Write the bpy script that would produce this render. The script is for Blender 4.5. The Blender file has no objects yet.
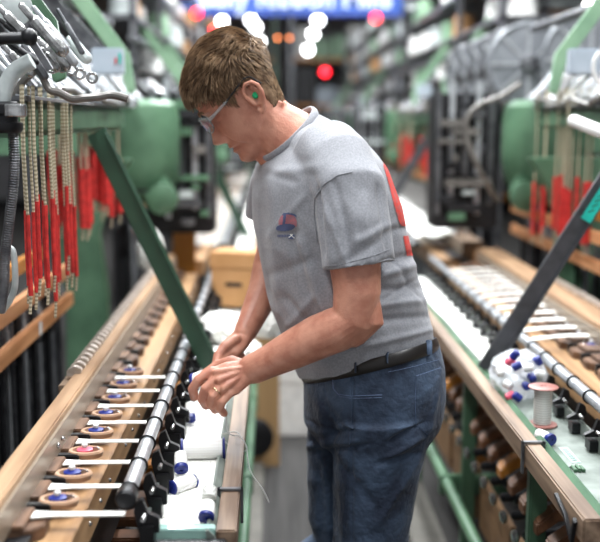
import bpy, bmesh, math, random
from mathutils import Vector, Matrix, noise
from mathutils.bvhtree import BVHTree
random.seed(7)
SC = bpy.context.scene
COL = SC.collection
V = Vector
PI = math.pi

# ---------------------------------------------------------------- camera
F = 1000.0
CAM = V((0, 0, 1.5))
PSI = math.atan(28 / 1000); TH = math.atan(153 / 1000)
CF = V((math.sin(PSI) * math.cos(TH), math.cos(PSI) * math.cos(TH), -math.sin(TH)))
CR = V((math.cos(PSI), -math.sin(PSI), 0))
CU = CR.cross(CF)

def ray(px, py):
    return (CF + CR * ((px - 300) / F) - CU * ((py - 271) / F))
def P(px, py, Y=None, Z=None, X=None):
    d = ray(px, py)
    if Y is not None: t = Y / d.y
    elif Z is not None: t = (Z - CAM.z) / d.z
    else: t = X / d.x
    return CAM + d * t

# ---------------------------------------------------------------- materials
def lin(h):
    h = h.lstrip('#'); c = [int(h[i:i + 2], 16) / 255 for i in (0, 2, 4)]
    return tuple((x / 12.92 if x <= .04045 else ((x + .055) / 1.055) ** 2.4) for x in c) + (1,)
MATS = {}
def mat(name, col, rough=.5, metal=0, col2=None, scale=20, stretch=(1, 1, 1), bump=0, bscale=None, spec=.5, wave=None, emit=0, trans=0, ior=1.45, alpha=1, detail=4, fac=(.35, .65), coat=0, sheen=0, sss=0):
    if name in MATS: return MATS[name]
    m = bpy.data.materials.new(name); m.use_nodes = True
    nt = m.node_tree; b = nt.nodes['Principled BSDF']
    c1 = lin(col)
    b.inputs['Roughness'].default_value = rough; b.inputs['Metallic'].default_value = metal
    b.inputs['Specular IOR Level'].default_value = spec
    b.inputs['Transmission Weight'].default_value = trans; b.inputs['IOR'].default_value = ior
    b.inputs['Alpha'].default_value = alpha
    b.inputs['Coat Weight'].default_value = coat
    b.inputs['Sheen Weight'].default_value = sheen
    if sss:
        b.inputs['Subsurface Weight'].default_value = sss
        b.inputs['Subsurface Radius'].default_value = (1, .35, .2)
        b.inputs['Subsurface Scale'].default_value = .006
    tc = nt.nodes.new('ShaderNodeTexCoord'); mp = nt.nodes.new('ShaderNodeMapping')
    mp.inputs['Scale'].default_value = stretch
    nt.links.new(tc.outputs['Object'], mp.inputs['Vector'])
    c2 = lin(col2) if col2 else tuple(min(1, x * .78) for x in c1[:3]) + (1,)
    if wave:
        n = nt.nodes.new('ShaderNodeTexWave'); n.bands_direction = wave[0]
        n.inputs['Scale'].default_value = wave[1]; n.inputs['Distortion'].default_value = wave[2]
        n.inputs['Detail'].default_value = 2
        out = n.outputs['Fac']
    else:
        n = nt.nodes.new('ShaderNodeTexNoise'); n.inputs['Scale'].default_value = scale
        n.inputs['Detail'].default_value = detail
        out = n.outputs['Fac']
    nt.links.new(mp.outputs[0], n.inputs['Vector'])
    r = nt.nodes.new('ShaderNodeValToRGB')
    r.color_ramp.elements[0].position = fac[0]; r.color_ramp.elements[0].color = c1
    r.color_ramp.elements[1].position = fac[1]; r.color_ramp.elements[1].color = c2
    nt.links.new(out, r.inputs[0]); nt.links.new(r.outputs[0], b.inputs['Base Color'])
    if emit:
        nt.links.new(r.outputs[0], b.inputs['Emission Color']); b.inputs['Emission Strength'].default_value = emit
    if bump:
        n2 = nt.nodes.new('ShaderNodeTexNoise'); n2.inputs['Scale'].default_value = bscale or scale; n2.inputs['Detail'].default_value = 3
        nt.links.new(mp.outputs[0], n2.inputs['Vector'])
        bp = nt.nodes.new('ShaderNodeBump'); bp.inputs['Strength'].default_value = bump; bp.inputs['Distance'].default_value = .004
        nt.links.new(n2.outputs['Fac'], bp.inputs['Height']); nt.links.new(bp.outputs[0], b.inputs['Normal'])
    MATS[name] = m; return m

M = dict(
 green=mat('machine_green', '#587a5f', .4, 0, '#3c5843', 6),
 dgreen=mat('brace_green', '#2b4a38', .4, 0, '#223c2d', 8),
 pgreen=mat('pale_green', '#8cad8e', .45, 0, '#74967a', 8),
 wood=mat('beam_wood', '#b59474', .5, 0, '#8c6d52', 30, (1, .08, 1), .15, 60),
 wood2=mat('rail_wood', '#927b66', .55, 0, '#5e4a3b', 45, (1, .05, 1), .2, 60),
 tan=mat('shelf_wood', '#b8936c', .45, 0, '#8d6a49', 30, (1, .08, 1), .1, 60),
 board=mat('harness_board_wood', '#cc9468', .45, 0, '#a36c43', 30, (1, .1, 1)),
 brown=mat('dark_reed_wood', '#7d5f4a', .5, 0, '#4a3428', 40, (1, .3, 1), .2, 60),
 dwood=mat('end_wood', '#7a5237', .5, 0, '#573a28', 40, (1, .3, 1)),
 steel=mat('steel', '#c3c6ca', .3, .55, '#a2a5a9', 30),
 dsteel=mat('dull_steel', '#7c7d80', .4, .8, '#55565a', 30),
 brite=mat('bright_steel', '#c4c4c4', .25, .85, '#858585', 60),
 iron=mat('black_iron', '#1f1f22', .4, .3, '#131315', 20),
 rubber=mat('black_rubber', '#17181a', .6, 0, '#0e0f10', 20),
 tray=mat('tray_metal', '#8f9791', .42, .3, '#737b75', 18),
 white=mat('white_webbing', '#f4f3ee', .6, 0, '#e9e8e2', 14, bump=.1, bscale=300),
 thread=mat('white_thread', '#f2f1ee', .5, 0, '#eae8e4', 20, wave=('Z', 60, .5), fac=(0, 1)),
 silver_thread=mat('silver_thread', '#d6d6d2', .35, .1, '#b4b4b0', 20, wave=('Z', 60, .5), fac=(0, 1)),
 blue=mat('blue_plastic', '#1f2d80', .35, 0, '#18246a', 10),
 pink=mat('pink_plastic', '#e2637a', .4, 0, '#cf5068', 10),
 cord=mat('cream_cord', '#cfc4aa', .7, 0, '#8f846c', 40, wave=('Z', 40, 1), fac=(0, 1)),
 red=mat('red_sleeving', '#d43430', .55, 0, '#a92422', 60),
 shuttle=mat('shuttle_wood', '#c9a68c', .35, 0, '#ab866b', 40, (.2, 1, 1), coat=.3),
 grey=mat('control_box_grey', '#a9b3bd', .4, 0, '#9ba6b1', 10),
 teal=mat('teal_tape', '#17b5a5', .45, 0, '#13a293', 20),
 redp=mat('red_paint', '#c23a3a', .4, 0, '#a83030', 10),
 conduit=mat('grey_conduit', '#77736f', .35, .3, '#5c5955', 30),
 cable=mat('white_cable', '#e4e4e2', .4, 0, '#d2d2d0', 10),
 card=mat('cardboard', '#b98c5e', .75, 0, '#ad8152', 12),
 ply=mat('plywood', '#b9966a', .65, 0, '#a5835a', 10, (1, 1, .2)),
 plastic=mat('clear_bag_plastic', '#f4f6f9', .15, 0, '#e8ecf2', 30, spec=.9, alpha=.5),
 orange=mat('varnished_wood', '#c9883c', .4, 0, '#a86a28', 12, (1, 1, .2)),
 dark=mat('dark_machinery', '#2a2a2d', .45, .3, '#161618', 30),
 shadebar=mat('shaded_bar', '#45464a', .45, .2, '#37383b', 30),  # right braces: dark grey, the shade they stand in put into the colour
 floor=mat('floor_planks', '#3f3d3c', .85, 0, '#2c2b2a', 5, (8, .4, 1), .1, 20),
 concrete=mat('concrete', '#66635c', .6, 0, '#54524c', 8, bump=.1),
 wallm=mat('mill_wall', '#a5a4a6', .8, 0, '#78777a', 1.6),
 ceil=mat('mill_ceiling', '#7c7b7b', .9, 0, '#676666', 3),
 bluesign=mat('sign_blue', '#294a94', .6, 0, '#254488', 3),
 signtext=mat('sign_lettering', '#c3cfe6', .5, 0, '#b9c6e0', 5),
 glassgreen=mat('glass_lip', '#b8dcd4', .12, 0, '#a4cdc4', 10, trans=.4),
 lampw=mat('lamp_white', '#ffffff', .5, emit=14, col2='#fbfdff'),
 lampr=mat('lamp_red', '#ff2030', .5, emit=7, col2='#ff2030'),
 lampo=mat('lamp_orange', '#ff9050', .5, emit=6, col2='#ff9050'),
 tube=mat('fluorescent_tube', '#ffffff', .5, emit=6, col2='#fbfdff'),
 disc=mat('spool_flange', '#8e9196', .35, .4, '#707378', 10),
)

# ---------------------------------------------------------------- mesh helpers
class MB:
    def __init__(s): s.v = []; s.f = []
    def add(s, vs, fs):
        n = len(s.v); s.v += [V(v) for v in vs]; s.f += [tuple(i + n for i in f) for f in fs]
    def box(s, x0, x1, y0, y1, z0, z1):
        x0, x1 = min(x0, x1), max(x0, x1); y0, y1 = min(y0, y1), max(y0, y1); z0, z1 = min(z0, z1), max(z0, z1)
        s.add([(x0,y0,z0),(x1,y0,z0),(x1,y1,z0),(x0,y1,z0),(x0,y0,z1),(x1,y0,z1),(x1,y1,z1),(x0,y1,z1)],
              [(0,3,2,1),(4,5,6,7),(0,1,5,4),(1,2,6,5),(2,3,7,6),(3,0,4,7)])
    def bar(s, a, b, w, t, up=V((0,1,0))):
        a = V(a); b = V(b); d = (b - a).normalized(); r = up.normalized(); q = d.cross(r).normalized(); r = q.cross(d).normalized()
        vs = []
        for p in (a, b):
            for i, j in ((-1,-1),(1,-1),(1,1),(-1,1)): vs.append(p + q * (w/2*i) + r * (t/2*j))
        s.add(vs, [(0,3,2,1),(4,5,6,7),(0,1,5,4),(1,2,6,5),(2,3,7,6),(3,0,4,7)])
    def prism(s, poly, axis, c0, c1):
        # poly: 2D points in the plane perpendicular to axis
        def mk(p, c):
            return {'x': (c, p[0], p[1]), 'y': (p[0], c, p[1]), 'z': (p[0], p[1], c)}[axis]
        n = len(poly)
        s.add([mk(p, c0) for p in poly] + [mk(p, c1) for p in poly],
              [tuple(range(n)), tuple(range(2*n-1, n-1, -1))] + [(i, i+n, (i+1) % n + n, (i+1) % n) for i in range(n)])
    def loft(s, secs, seg=24, exp=2.0, cap=True):
        # secs: (centre, avec, bvec)
        base = len(s.v); vs = []; fs = []
        for c, a, b in secs:
            for i in range(seg):
                t = 2*PI*i/seg; ct, st = math.cos(t), math.sin(t)
                e = 2/exp
                vs.append(V(c) + V(a) * (math.copysign(abs(ct)**e, ct)) + V(b) * (math.copysign(abs(st)**e, st)))
        k = len(secs)
        for j in range(k-1):
            for i in range(seg):
                i2 = (i+1) % seg
                fs.append((j*seg+i, j*seg+i2, (j+1)*seg+i2, (j+1)*seg+i))
        if cap:
            fs.append(tuple(range(seg-1, -1, -1))); fs.append(tuple((k-1)*seg+i for i in range(seg)))
        s.add(vs, fs)
    def tube(s, pts, rad, seg=12, ref=None, rnd=False):
        pts = [V(p) for p in pts]; n = len(pts)
        if not isinstance(rad, (list, tuple)): rad = [rad]*n
        rad = [r if isinstance(r, tuple) else (r, r) for r in rad]
        if rnd:   # rounded ends
            d0 = (pts[0]-pts[1]).normalized(); d1 = (pts[-1]-pts[-2]).normalized()
            pre, post, rp, rq = [], [], [], []
            for k in (0.97, .8, .45):
                h = math.sqrt(1-(k)**2)
                pre.append(pts[0] + d0*min(rad[0])*k); rp.append((rad[0][0]*h, rad[0][1]*h))
                post.append(pts[-1] + d1*min(rad[-1])*k); rq.append((rad[-1][0]*h, rad[-1][1]*h))
            pts = pre + pts + post[::-1]; rad = rp + rad + rq[::-1]; n = len(pts)
        secs = []; prev = None
        for i in range(n):
            t = (pts[min(i+1, n-1)] - pts[max(i-1, 0)])
            t = t.normalized() if t.length > 1e-9 else V((0,0,1))
            if ref is not None: b = V(ref)
            elif prev is not None: b = prev
            else: b = V((0,0,1)) if abs(t.z) < .9 else V((0,1,0))
            a = b.cross(t).normalized(); b = t.cross(a).normalized(); prev = b
            secs.append((pts[i], a*rad[i][0], b*rad[i][1]))
        s.loft(secs, seg)
    def cyl(s, a, b, r, seg=16): s.tube([a, b], r, seg)
    def sphere(s, c, r, seg=16, rings=10, sc=(1,1,1)):
        vs = []; fs = []; c = V(c)
        for j in range(1, rings):
            p = PI*j/rings
            for i in range(seg):
                t = 2*PI*i/seg
                vs.append(c + V((r*math.sin(p)*math.cos(t)*sc[0], r*math.sin(p)*math.sin(t)*sc[1], r*math.cos(p)*sc[2])))
        vs += [c + V((0,0,r*sc[2])), c - V((0,0,r*sc[2]))]; T = len(vs)-2
        for j in range(rings-2):
            for i in range(seg):
                i2 = (i+1) % seg; fs.append((j*seg+i, (j+1)*seg+i, (j+1)*seg+i2, j*seg+i2))
        for i in range(seg):
            i2 = (i+1) % seg; fs.append((T, i, i2)); fs.append((T+1, (rings-2)*seg+i2, (rings-2)*seg+i))
        s.add(vs, fs)
    def lathe(s, prof, c=(0,0,0), axis=V((0,0,1)), seg=20):
        axis = V(axis).normalized(); a = axis.orthogonal().normalized(); b = axis.cross(a)
        s.loft([(V(c)+axis*z, a*max(r, 1e-4), b*max(r, 1e-4)) for r, z in prof], seg)
    def ring(s, c, axis, R, r, seg=20, sub=8, a0=0, a1=2*PI):
        axis = V(axis).normalized(); a = axis.orthogonal().normalized(); b = axis.cross(a)
        full = abs(a1-a0-2*PI) < 1e-6
        n = seg if full else seg+1
        vs = []; fs = []
        for i in range(n):
            t = a0+(a1-a0)*i/seg; d = a*math.cos(t)+b*math.sin(t)
            for j in range(sub):
                u = 2*PI*j/sub; vs.append(V(c)+d*(R+r*math.cos(u))+axis*(r*math.sin(u)))
        for i in range(seg):
            i2 = (i+1) % n
            for j in range(sub):
                j2 = (j+1) % sub; fs.append((i*sub+j, i2*sub+j, i2*sub+j2, i*sub+j2))
        if not full: fs += [tuple(range(sub)), tuple((n-1)*sub+j for j in range(sub-1, -1, -1))]
        s.add(vs, fs)

def fixnorm(me):
    bm = bmesh.new(); bm.from_mesh(me); bmesh.ops.recalc_face_normals(bm, faces=bm.faces); bm.to_mesh(me); bm.free()
def obj(name, mb, m, parent=None, loc=None, bevel=0, smooth=True, label=None, mats=None):
    me = bpy.data.meshes.new(name)
    off = V(loc) if loc is not None else V((0,0,0))
    if parent is not None and loc is None: off = V(parent.get('_o', (0,0,0)))
    me.from_pydata([v - off for v in mb.v], [], mb.f); me.update(); fixnorm(me)
    me.materials.append(m)
    if bevel:
        bm = bmesh.new(); bm.from_mesh(me)
        es = [e for e in bm.edges if len(e.link_faces) == 2 and e.calc_face_angle(0) > .6]
        bmesh.ops.bevel(bm, geom=es, offset=bevel, segments=2, affect='EDGES', clamp_overlap=True); bm.to_mesh(me); bm.free()
    if smooth:
        me.polygons.foreach_set('use_smooth', [True]*len(me.polygons))
        me.set_sharp_from_angle(angle=.6)
    o = bpy.data.objects.new(name, me); COL.objects.link(o)
    if parent is not None: o.parent = parent
    else: o.location = off
    if label: o['label'] = label
    o['_o'] = list(off)
    return o
def tag(o, label, cat, group=None, kind=None):
    if not 4 <= len(label.split()) <= 16 and label: print('LABEL LEN', len(label.split()), label)
    o['label'] = label; o['category'] = cat
    if group: o['group'] = group
    if kind: o['kind'] = kind
    return o
def empty(name, loc, label, cat, group=None):
    o = bpy.data.objects.new(name, None); COL.objects.link(o); o.location = loc; o.empty_display_size = .05
    o['_o'] = list(loc)
    return tag(o, label, cat, group)
def copy_tree(o, loc=None, label=None, parent=None, kids=True):
    c = o.copy(); COL.objects.link(c)
    if parent is not None: c.parent = parent
    if loc is not None: c.location = loc
    if label: c['label'] = label
    if kids:
        for ch in list(o.children): copy_tree(ch, parent=c)
    return c
def struct(name, mb, m): 
    o = obj(name, mb, m, smooth=False); o['kind'] = 'structure'; return o
def remeshed(mb, voxel, smooth_it, sf=.5):
    me = bpy.data.meshes.new('tmp'); me.from_pydata([tuple(v) for v in mb.v], [], mb.f); me.update(); fixnorm(me)
    o = bpy.data.objects.new('tmp', me); COL.objects.link(o)
    r = o.modifiers.new('r', 'REMESH'); r.mode = 'VOXEL'; r.voxel_size = voxel
    if smooth_it:
        sm = o.modifiers.new('s', 'SMOOTH'); sm.iterations = smooth_it; sm.factor = sf
    dg = bpy.context.evaluated_depsgraph_get(); out = bpy.data.meshes.new_from_object(o.evaluated_get(dg))
    bpy.data.objects.remove(o); bpy.data.meshes.remove(me)
    out.polygons.foreach_set('use_smooth', [True]*len(out.polygons))
    return out
def meshobj(name, me, m, parent=None):
    me.materials.clear(); me.materials.append(m); me.name = name
    o = bpy.data.objects.new(name, me); COL.objects.link(o)
    if parent is not None:
        o.parent = parent; off = V(parent.get('_o', (0,0,0)))
        me.transform(Matrix.Translation(-off)); o['_o'] = list(off)
    return o
ORD = ['nearest', 'second', 'third', 'fourth', 'fifth', 'sixth', 'seventh', 'eighth', 'ninth', 'tenth', 'eleventh', 'twelfth', 'thirteenth', 'fourteenth', 'fifteenth', 'sixteenth', 'seventeenth', 'eighteenth', 'nineteenth', 'twentieth']
M['cast'] = mat('pale_cast_metal', '#c9d0cf', .45, .2, '#aab2b1', 30)
M['cartonw'] = mat('white_carton', '#e7e6e3', .6)
# ---------------------------------------------------------------- the room
mb = MB(); mb.box(-5, 6, -.5, 17, -.1, 0); struct('floor', mb, M['floor'])
mb = MB(); mb.box(-5, 6, 17, 17.2, 0, 4.6); struct('wall_back', mb, M['wallm'])
mb = MB(); mb.box(-5.2, -5, -.5, 17.2, 0, 4.6); struct('wall_left', mb, M['wallm'])
mb = MB(); mb.box(6, 6.2, -.5, 17.2, 0, 4.6); struct('wall_right', mb, M['wallm'])
mb = MB(); mb.box(-5.2, 6.2, -.5, 17.2, 4.6, 4.7); struct('ceiling', mb, M['ceil'])
mb = MB(); mb.box(-5, 6, 16.95, 17, 0, .15); struct('baseboard_back', mb, M['dark'])

# ---------------------------------------------------------------- looms
def loom(s, xa, y0, y1, label, dtl, zt, ub, zc=0.0):
    """s: side (-1 left of the aisle, +1 right), xa: aisle face, dtl: 2 near .. 0 far"""
    X = lambda u: xa + s*u
    L = empty('ribbon_loom', (X(.4), (y0+y1)/2, 0), label, 'loom', 'ribbon looms lining the aisle')
    def part(name, m, fn, bevel=0, parent=None, label=None):
        mb = MB(); fn(mb)
        o = obj(name, mb, M[m], None, loc=L['_o'], bevel=bevel, label=label)
        o.location = (0,0,0); o.parent = parent or L
        return o
    main = dtl == 2
    # rail and tray
    part('breast_rail', 'wood2', lambda b: b.box(X(0), X(.033), y0, y1, zt-.045, zt), .003)
    part('tray', 'tray', lambda b: (b.box(X(.04), X(.15), y0, y1, zt-.022, zt-.018), b.box(X(.145), X(.15), y0, y1, zt-.018, zt+.012)), 0)
    part('tray_edge', 'green' if s > 0 else 'tray', lambda b: b.prism([(X(.0345), zt-.03), (X(.046), zt-.03), (X(.05), zt-.002), (X(.046), zt-.0), (X(.0345), zt-.012)], 'y', y0, y1))
    if main:
        for cy in ([1.715] if s < 0 else [1.90]):
            part('rail_clamp', 'dsteel', lambda b: (b.box(X(-.006), X(.042), cy-.006, cy+.006, zt+.0005, zt+.005), b.box(X(-.006), X(-.001), cy-.006, cy+.006, zt-.06, zt+.005), b.box(X(.0345), X(.04), cy-.006, cy+.006, zt-.02, zt+.005)), .001)
    # rod with brackets
    rod = part('take_up_rod', 'steel', lambda b: b.cyl((X(.167), y0-.05, .92), (X(.167), y1, .92), .0125, 24))
    part('end_cap', 'iron', lambda b: b.lathe([(.013, -.012), (.0165, -.008), (.0165, .02), (.014, .024)], (X(.167), y0-.06, .92), (0,1,0)), parent=rod)
    ys = []; y = 1.456 if s < 0 and y0 < 2 else y0 + .1
    pitch = .116
    while y < y1 - .08:
        ys.append(y); y += pitch
    step = 1 if dtl > 0 else 2
    for i, yy in enumerate(ys[::step]):
        def br(b, yy=yy+.055):
            b.prism([(X(.120), zt+.012), (X(.152), zt+.012), (X(.160), .885), (X(.157), .902), (X(.146), .908), (X(.138), .885), (X(.120), .876)], 'y', yy-.007, yy+.007)
            b.ring((X(.167), yy, .92), (0,1,0), .0140, .0026, 16, 6)
            b.box(X(.128), X(.15), yy-.016, yy+.016, zt-.015, .866)
        part('rod_bracket', 'iron', br, .001)
        part('bracket_bolt', 'brite', lambda b, yy=yy: b.tube([(X(.142), yy+.02, .885), (X(.142), yy+.040, .885)], .0038, 8))
    # shelf
    part('race_board', 'tan', lambda b: b.box(X(.24), X(.335), y0-.25, y1, .815, .88), .002)
    if main:
        for i in range(24):
            part('board_stud', 'brite', lambda b, i=i: b.sphere((X(.2395), y0+.02+i*.1, .845), .004, 8, 6))
    # scalloped reed cap: light posts between dark slots
    part('reed_recess', 'dark', lambda b: b.box(X(.296), X(ub+.005), y0-.25, y1, .8805, .893))
    part('shelf_support', 'dark', lambda b: b.box(X(.25), X(.33), y0-.25, y1, .70, .8145))
    for i, yy in enumerate(ys):
        def blk(b, yy=yy):
            c = yy
            pts = [(X(.281), c-.030), (X(.296), c-.048), (X(ub-.001), c-.060), (X(ub-.001), c+.030), (X(.296), c+.026), (X(.283), c+.014)]
            b.prism(pts, 'z', .8805, .9)
            b.box(X(.306), X(ub-.002), c-.056, c+.022, .90, .909)
        part('reed_block', 'brown', blk, .002)
        part('slot_plug', 'iron', lambda b, c=yy: b.prism([(X(.286), c+.030), (X(.30), c+.034), (X(ub-.002), c+.034), (X(ub-.002), c+.052), (X(.298), c+.050), (X(.287), c+.044)], 'z', .8805, .906), .002)
    # beam
    zb = .96; bw = .036 if s < 0 else .09
    be = y1+.0
    beam = part('hand_beam', 'wood' if main else 'wood2', lambda b: b.box(X(ub), X(ub+bw), y0-.25, be, .88, zb), .003)
    part('reed_comb', 'reed', lambda b: b.box(X(ub-.0065), X(ub-.0005), y0-.25, be-.02, .905, zb-.012))
    if main:
        for yy in ([1.72, 1.76] if s < 0 else [2.3]):
            part('beam_screw', 'brite', lambda b, yy=yy: b.sphere((X(ub-.008), yy, .925), .005, 8, 6), parent=beam)
    if not main: part('slatted_screen', 'reeddark', lambda b: b.box(X(ub+.012), X(ub+.022), y0, y1-.1, zb+.001, 1.12))
    # clips on the back edge of the beam
    for i in range(46 if main else 12):
        yy = y0 + (.55 if s < 0 else .1) + i*(.040 if main else .15)
        if yy < y1-.02:
            part('beam_clip', 'clipm', lambda b, yy=yy: b.prism([(X(ub+bw-.016), zb-.001), (X(ub+bw-.018), zb+.010), (X(ub+bw-.004), zb+.017), (X(ub+bw+.014), zb+.008), (X(ub+bw+.014), zb-.006), (X(ub+bw+.002), zb-.006)], 'y', yy, yy+.016), .002)
    # harness boards
    hy = y0+.0 if s < 0 else y0+.5
    he = y0+1.55 if s < 0 else y1+.25
    uh = .56
    if main:
        part('beam_ledge', 'wood2', lambda b: b.box(X(ub+bw+.001), X(ub+bw+.022), y0+.5 if s < 0 else y0, be, .88, zb-.012), .002)
    for (z0, z1) in ((.925+zc, .965+zc), (1.02+zc, 1.06+zc)):
        part('harness_board', 'board', lambda b, z0=z0, z1=z1: b.box(X(uh), X(uh+.02), hy, he, z0, z1), .002)
    part('harness_board', 'orange', lambda b: b.box(X(uh+.06), X(uh+.08), hy, he-.1, 1.08+zc, 1.12+zc), .002)
    if main: part('white_mark', 'cable', lambda b: b.box(X(uh-.0012), X(uh-.0002), 2.62, 2.65, .928+zc, .962+zc))
    # hanging weight rods
    nrod = 60 if main else (24 if dtl else 10)
    for i in range(nrod):
        yy = hy + (he-hy)*(i+.5)/nrod
        uu = uh + .03 + .05*((i*7) % 5)/5
        def lg(b, yy=yy, uu=uu, i=i):
            b.tube([(X(uu), yy, 1.0+zc), (X(uu), yy, .60)], .005, 6)
            b.tube([(X(uu), yy, .93+zc-.02*(i % 3)), (X(uu), yy, .97+zc-.02*(i % 3))], .009, 6)
        part('weight_rod', ('steel', 'dsteel', 'iron', 'dsteel')[i % 4], lg)
    part('weight_box', 'dark', lambda b: b.box(X(uh+.1), X(uh+.12), hy, he, .45, 1.0))
    # top beam
    tu = .41 if s < 0 else .50
    ty0, ty1 = (1.9, 3.25) if main and s < 0 else (y0+1.1, y1-.35)
    if not main: ty0 = y0+.1
    part('top_beam', 'green', lambda b: b.box(X(tu), X(tu+.10), ty0, ty1, 1.463, 1.53), .012)
    part('guide_rail', 'dsteel', lambda b: b.box(X(tu-.012), X(tu+.03), ty0, ty1, 1.531, 1.541), .002)
    # cords with red sleeves
    def cordset(n, ya, yb, ua, uw, ztop, zr, rl, sd, rr=.0042):
        rnd = random.Random(sd)
        for i in range(n):
            yy = ya + (yb-ya)*(i+.5)/n; uu = ua + uw*rnd.random()
            zz = zr + rnd.uniform(-.035, .035); bot = zz - rl*rnd.uniform(.9, 1.1)
            def cd(b):
                b.tube([(X(uu), yy, ztop), (X(uu+.002), yy, (ztop+zz)/2), (X(uu), yy, zz), (X(uu), yy, bot), (X(uu+.003), yy, bot-.035)], .003, 6)
            c = part('harness_cord', 'cord', cd)
            part('red_sleeve', 'red', lambda b: b.tube([(X(uu), yy, zz+.005), (X(uu+.001), yy, (zz+bot)/2), (X(uu), yy, bot)], rr*1.3, 8), parent=c)
    if main and s < 0:
        cordset(19, 1.84, 2.36, .385, .025, 1.56, 1.315, .15, 3, .0036)
        cordset(34, 2.75, 3.3, .43, .13, 1.50, 1.385, .16, 4, .0075)
    elif main:
        cordset(16, 3.25, 3.75, .48, .08, 1.60, 1.27, .19, 5, .006)
    else:
        cordset(16 if dtl else 12, y0+1.2, y1-.2, .46, .10, 1.58, 1.34, .2, 6, .010)
    # far end casting and housing
    hy0 = y1-.2 if s < 0 else y1-.25
    def hou(b):
        hu = .47 if s < 0 else .60; c = V((X(hu), hy0+.12, 0)); prof = [(1.57, .13), (1.55, .165), (1.50, .175), (1.33, .175), (1.25, .16), (1.19, .12), (1.17, .06)]
        b.loft([(c+V((0,0,z)), V((r,0,0)), V((0, r*.8, 0))) for z, r in prof], 28)
        b.box(X(hu-.1), X(1.0), hy0+.05, hy0+.17, 1.36, 1.55)
    hu = .47 if s < 0 else .60
    h = part('gear_housing', 'green', hou, .004)
    part('housing_boss', 'green', lambda b: (b.lathe([(.05, 0), (.058, .01), (.058, .05), (.03, .06)], (X(hu-.12), hy0-.02, 1.20), (0,-1,0), 24), b.bar((X(hu-.12), hy0, 1.20), (X(hu-.05), hy0+.1, 1.3), .1, .05)), parent=h)
    part('housing_band', 'iron', lambda b: b.box(X(hu-.1), X(hu+.1), hy0-.03, hy0-.02, 1.225, 1.237), parent=h)
    def post(b):
        b.prism([(X(.52), 0), (X(.68), 0), (X(.66), .9), (X(.72), 1.2), (X(.7), 1.36), (X(.42), 1.36), (X(.5), 1.24), (X(.54), 1.1), (X(.52), .9)], 'y', hy0-.35, hy0-.27)
    part('end_frame', 'green', post, .006)
    # braces
    by = y0+.98
    bm_ = 'dgreen' if s < 0 else 'shadebar'
    if s < 0: a, e = V((X(.375), by, 1.466)), V((X(.080), by, zt-.015))
    else: a, e = V((X(.37), by, 1.39)), V((X(.05), by, zt-.005))
    brc = part('diagonal_brace', bm_, lambda b: b.bar(a, e, .050, .012) , .002)
    part('brace_flange', bm_, lambda b: b.bar(a+V((.022,.0,.0)), e+V((.022,.0,0)), .004, .035), .001, parent=brc)
    if main and s > 0:
        p, q = a.lerp(e, .0), a.lerp(e, .27)
        part('teal_tape', 'teal', lambda b: b.bar(p+V((0,-.02,0))+V((.003,0,0)), q+V((0,-.02,0))+V((.003,0,0)), .0275, .001), parent=brc, label='teal tape strip with dark markings')
        for i in range(7):
            w = p.lerp(q, .3+.09*i)
            part('tape_mark', 'dgreen', lambda b: b.bar(w+V((0,-.0207,0))+V((-.005,0,-.002)), w+V((.010,-.0207,.004)), .003, .0006), parent=brc)
    # pale green overhead arms
    for k, yy in enumerate([y0+.55, y0+1.6] if dtl else [y0+1.0]):
        z2 = 1.86; z1 = 1.58
        part('overhead_arm', 'green' if (k == 0 and main) else 'pgreen', lambda b: b.prism([(X(.36), z1), (X(.385), z1-.01), (X(.41), z1+.09), (X(.64), z2+.12), (X(.60), z2+.15), (X(.375), z1+.115)], 'y', yy, yy+.02), .003)
    part('overhead_shaft', 'dsteel', lambda b: b.cyl((X(.57), y0, 1.86), (X(.57), y1, 1.86), .018))
    # levers, links, rods row
    rnd = random.Random(int(y0*10)+s+5)
    nl = 26 if main else (18 if dtl else 12)
    for i in range(nl):
        yy = ty0 + .05 + (y1-ty0-.1)*(i+.5)/nl
        u1 = tu + .01 + rnd.uniform(0, .03); z1 = 1.555 + rnd.uniform(0, .02)
        u2 = u1 + rnd.uniform(.10, .19); z2 = z1 + rnd.uniform(.10, .2)
        r = rnd.choice((.004, .006, .008))
        def lv(b):
            b.tube([(X(u1), yy, z1), (X(u2), yy+rnd.uniform(-.02, .02), z2)], r, 8)
            m1 = V((X(u1), yy, z1)).lerp(V((X(u2), yy, z2)), .55)
            b.tube([(X(u1), yy, z1), m1], r*1.6, 8)
            b.ring((X(u1), yy, z1-.006), (0,1,0), .010, .004, 14, 6)
        part('lever', rnd.choice(('brite', 'steel', 'steel', 'dsteel')), lv)
        if i % 2 == 0: part('link_block', rnd.choice(('steel', 'iron', 'cable', 'dsteel')), lambda b: b.box(X(u1), X(u1+.03), yy+.012, yy+.032, 1.542, 1.542+rnd.uniform(.02, .045)), .003)
        if i % 2: part('heddle_wire_spool', rnd.choice(('steel', 'cable', 'iron')), lambda b: b.lathe([(.006, 0), (.014, .002), (.014, .006), (.007, .008), (.007, .02), (.014, .022), (.014, .026), (.005, .028)], (X(tu+.06), yy, 1.56), (0, 1, 0), 14))
    # conduit
    cpts = []
    for i in range(16):
        t = i/15; cpts.append((X(tu-.02+.012*math.sin(i*1.7)), ty0+.25+(ty1-ty0-.3)*t, 1.552+.012*math.sin(i*1.1)))
    part('conduit', 'conduit', lambda b: b.tube(cpts, .007, 10))
    # control box
    cb = part('control_box', 'grey', lambda b: b.box(X(.37), X(.46), y0+1.42, y0+1.47, 1.625, 1.70), .004)
    if s < 0: part('box_label', 'teal', lambda b: b.box(X(.374), X(.381), y0+1.417, y0+1.4195, 1.655, 1.685), parent=cb)
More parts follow.
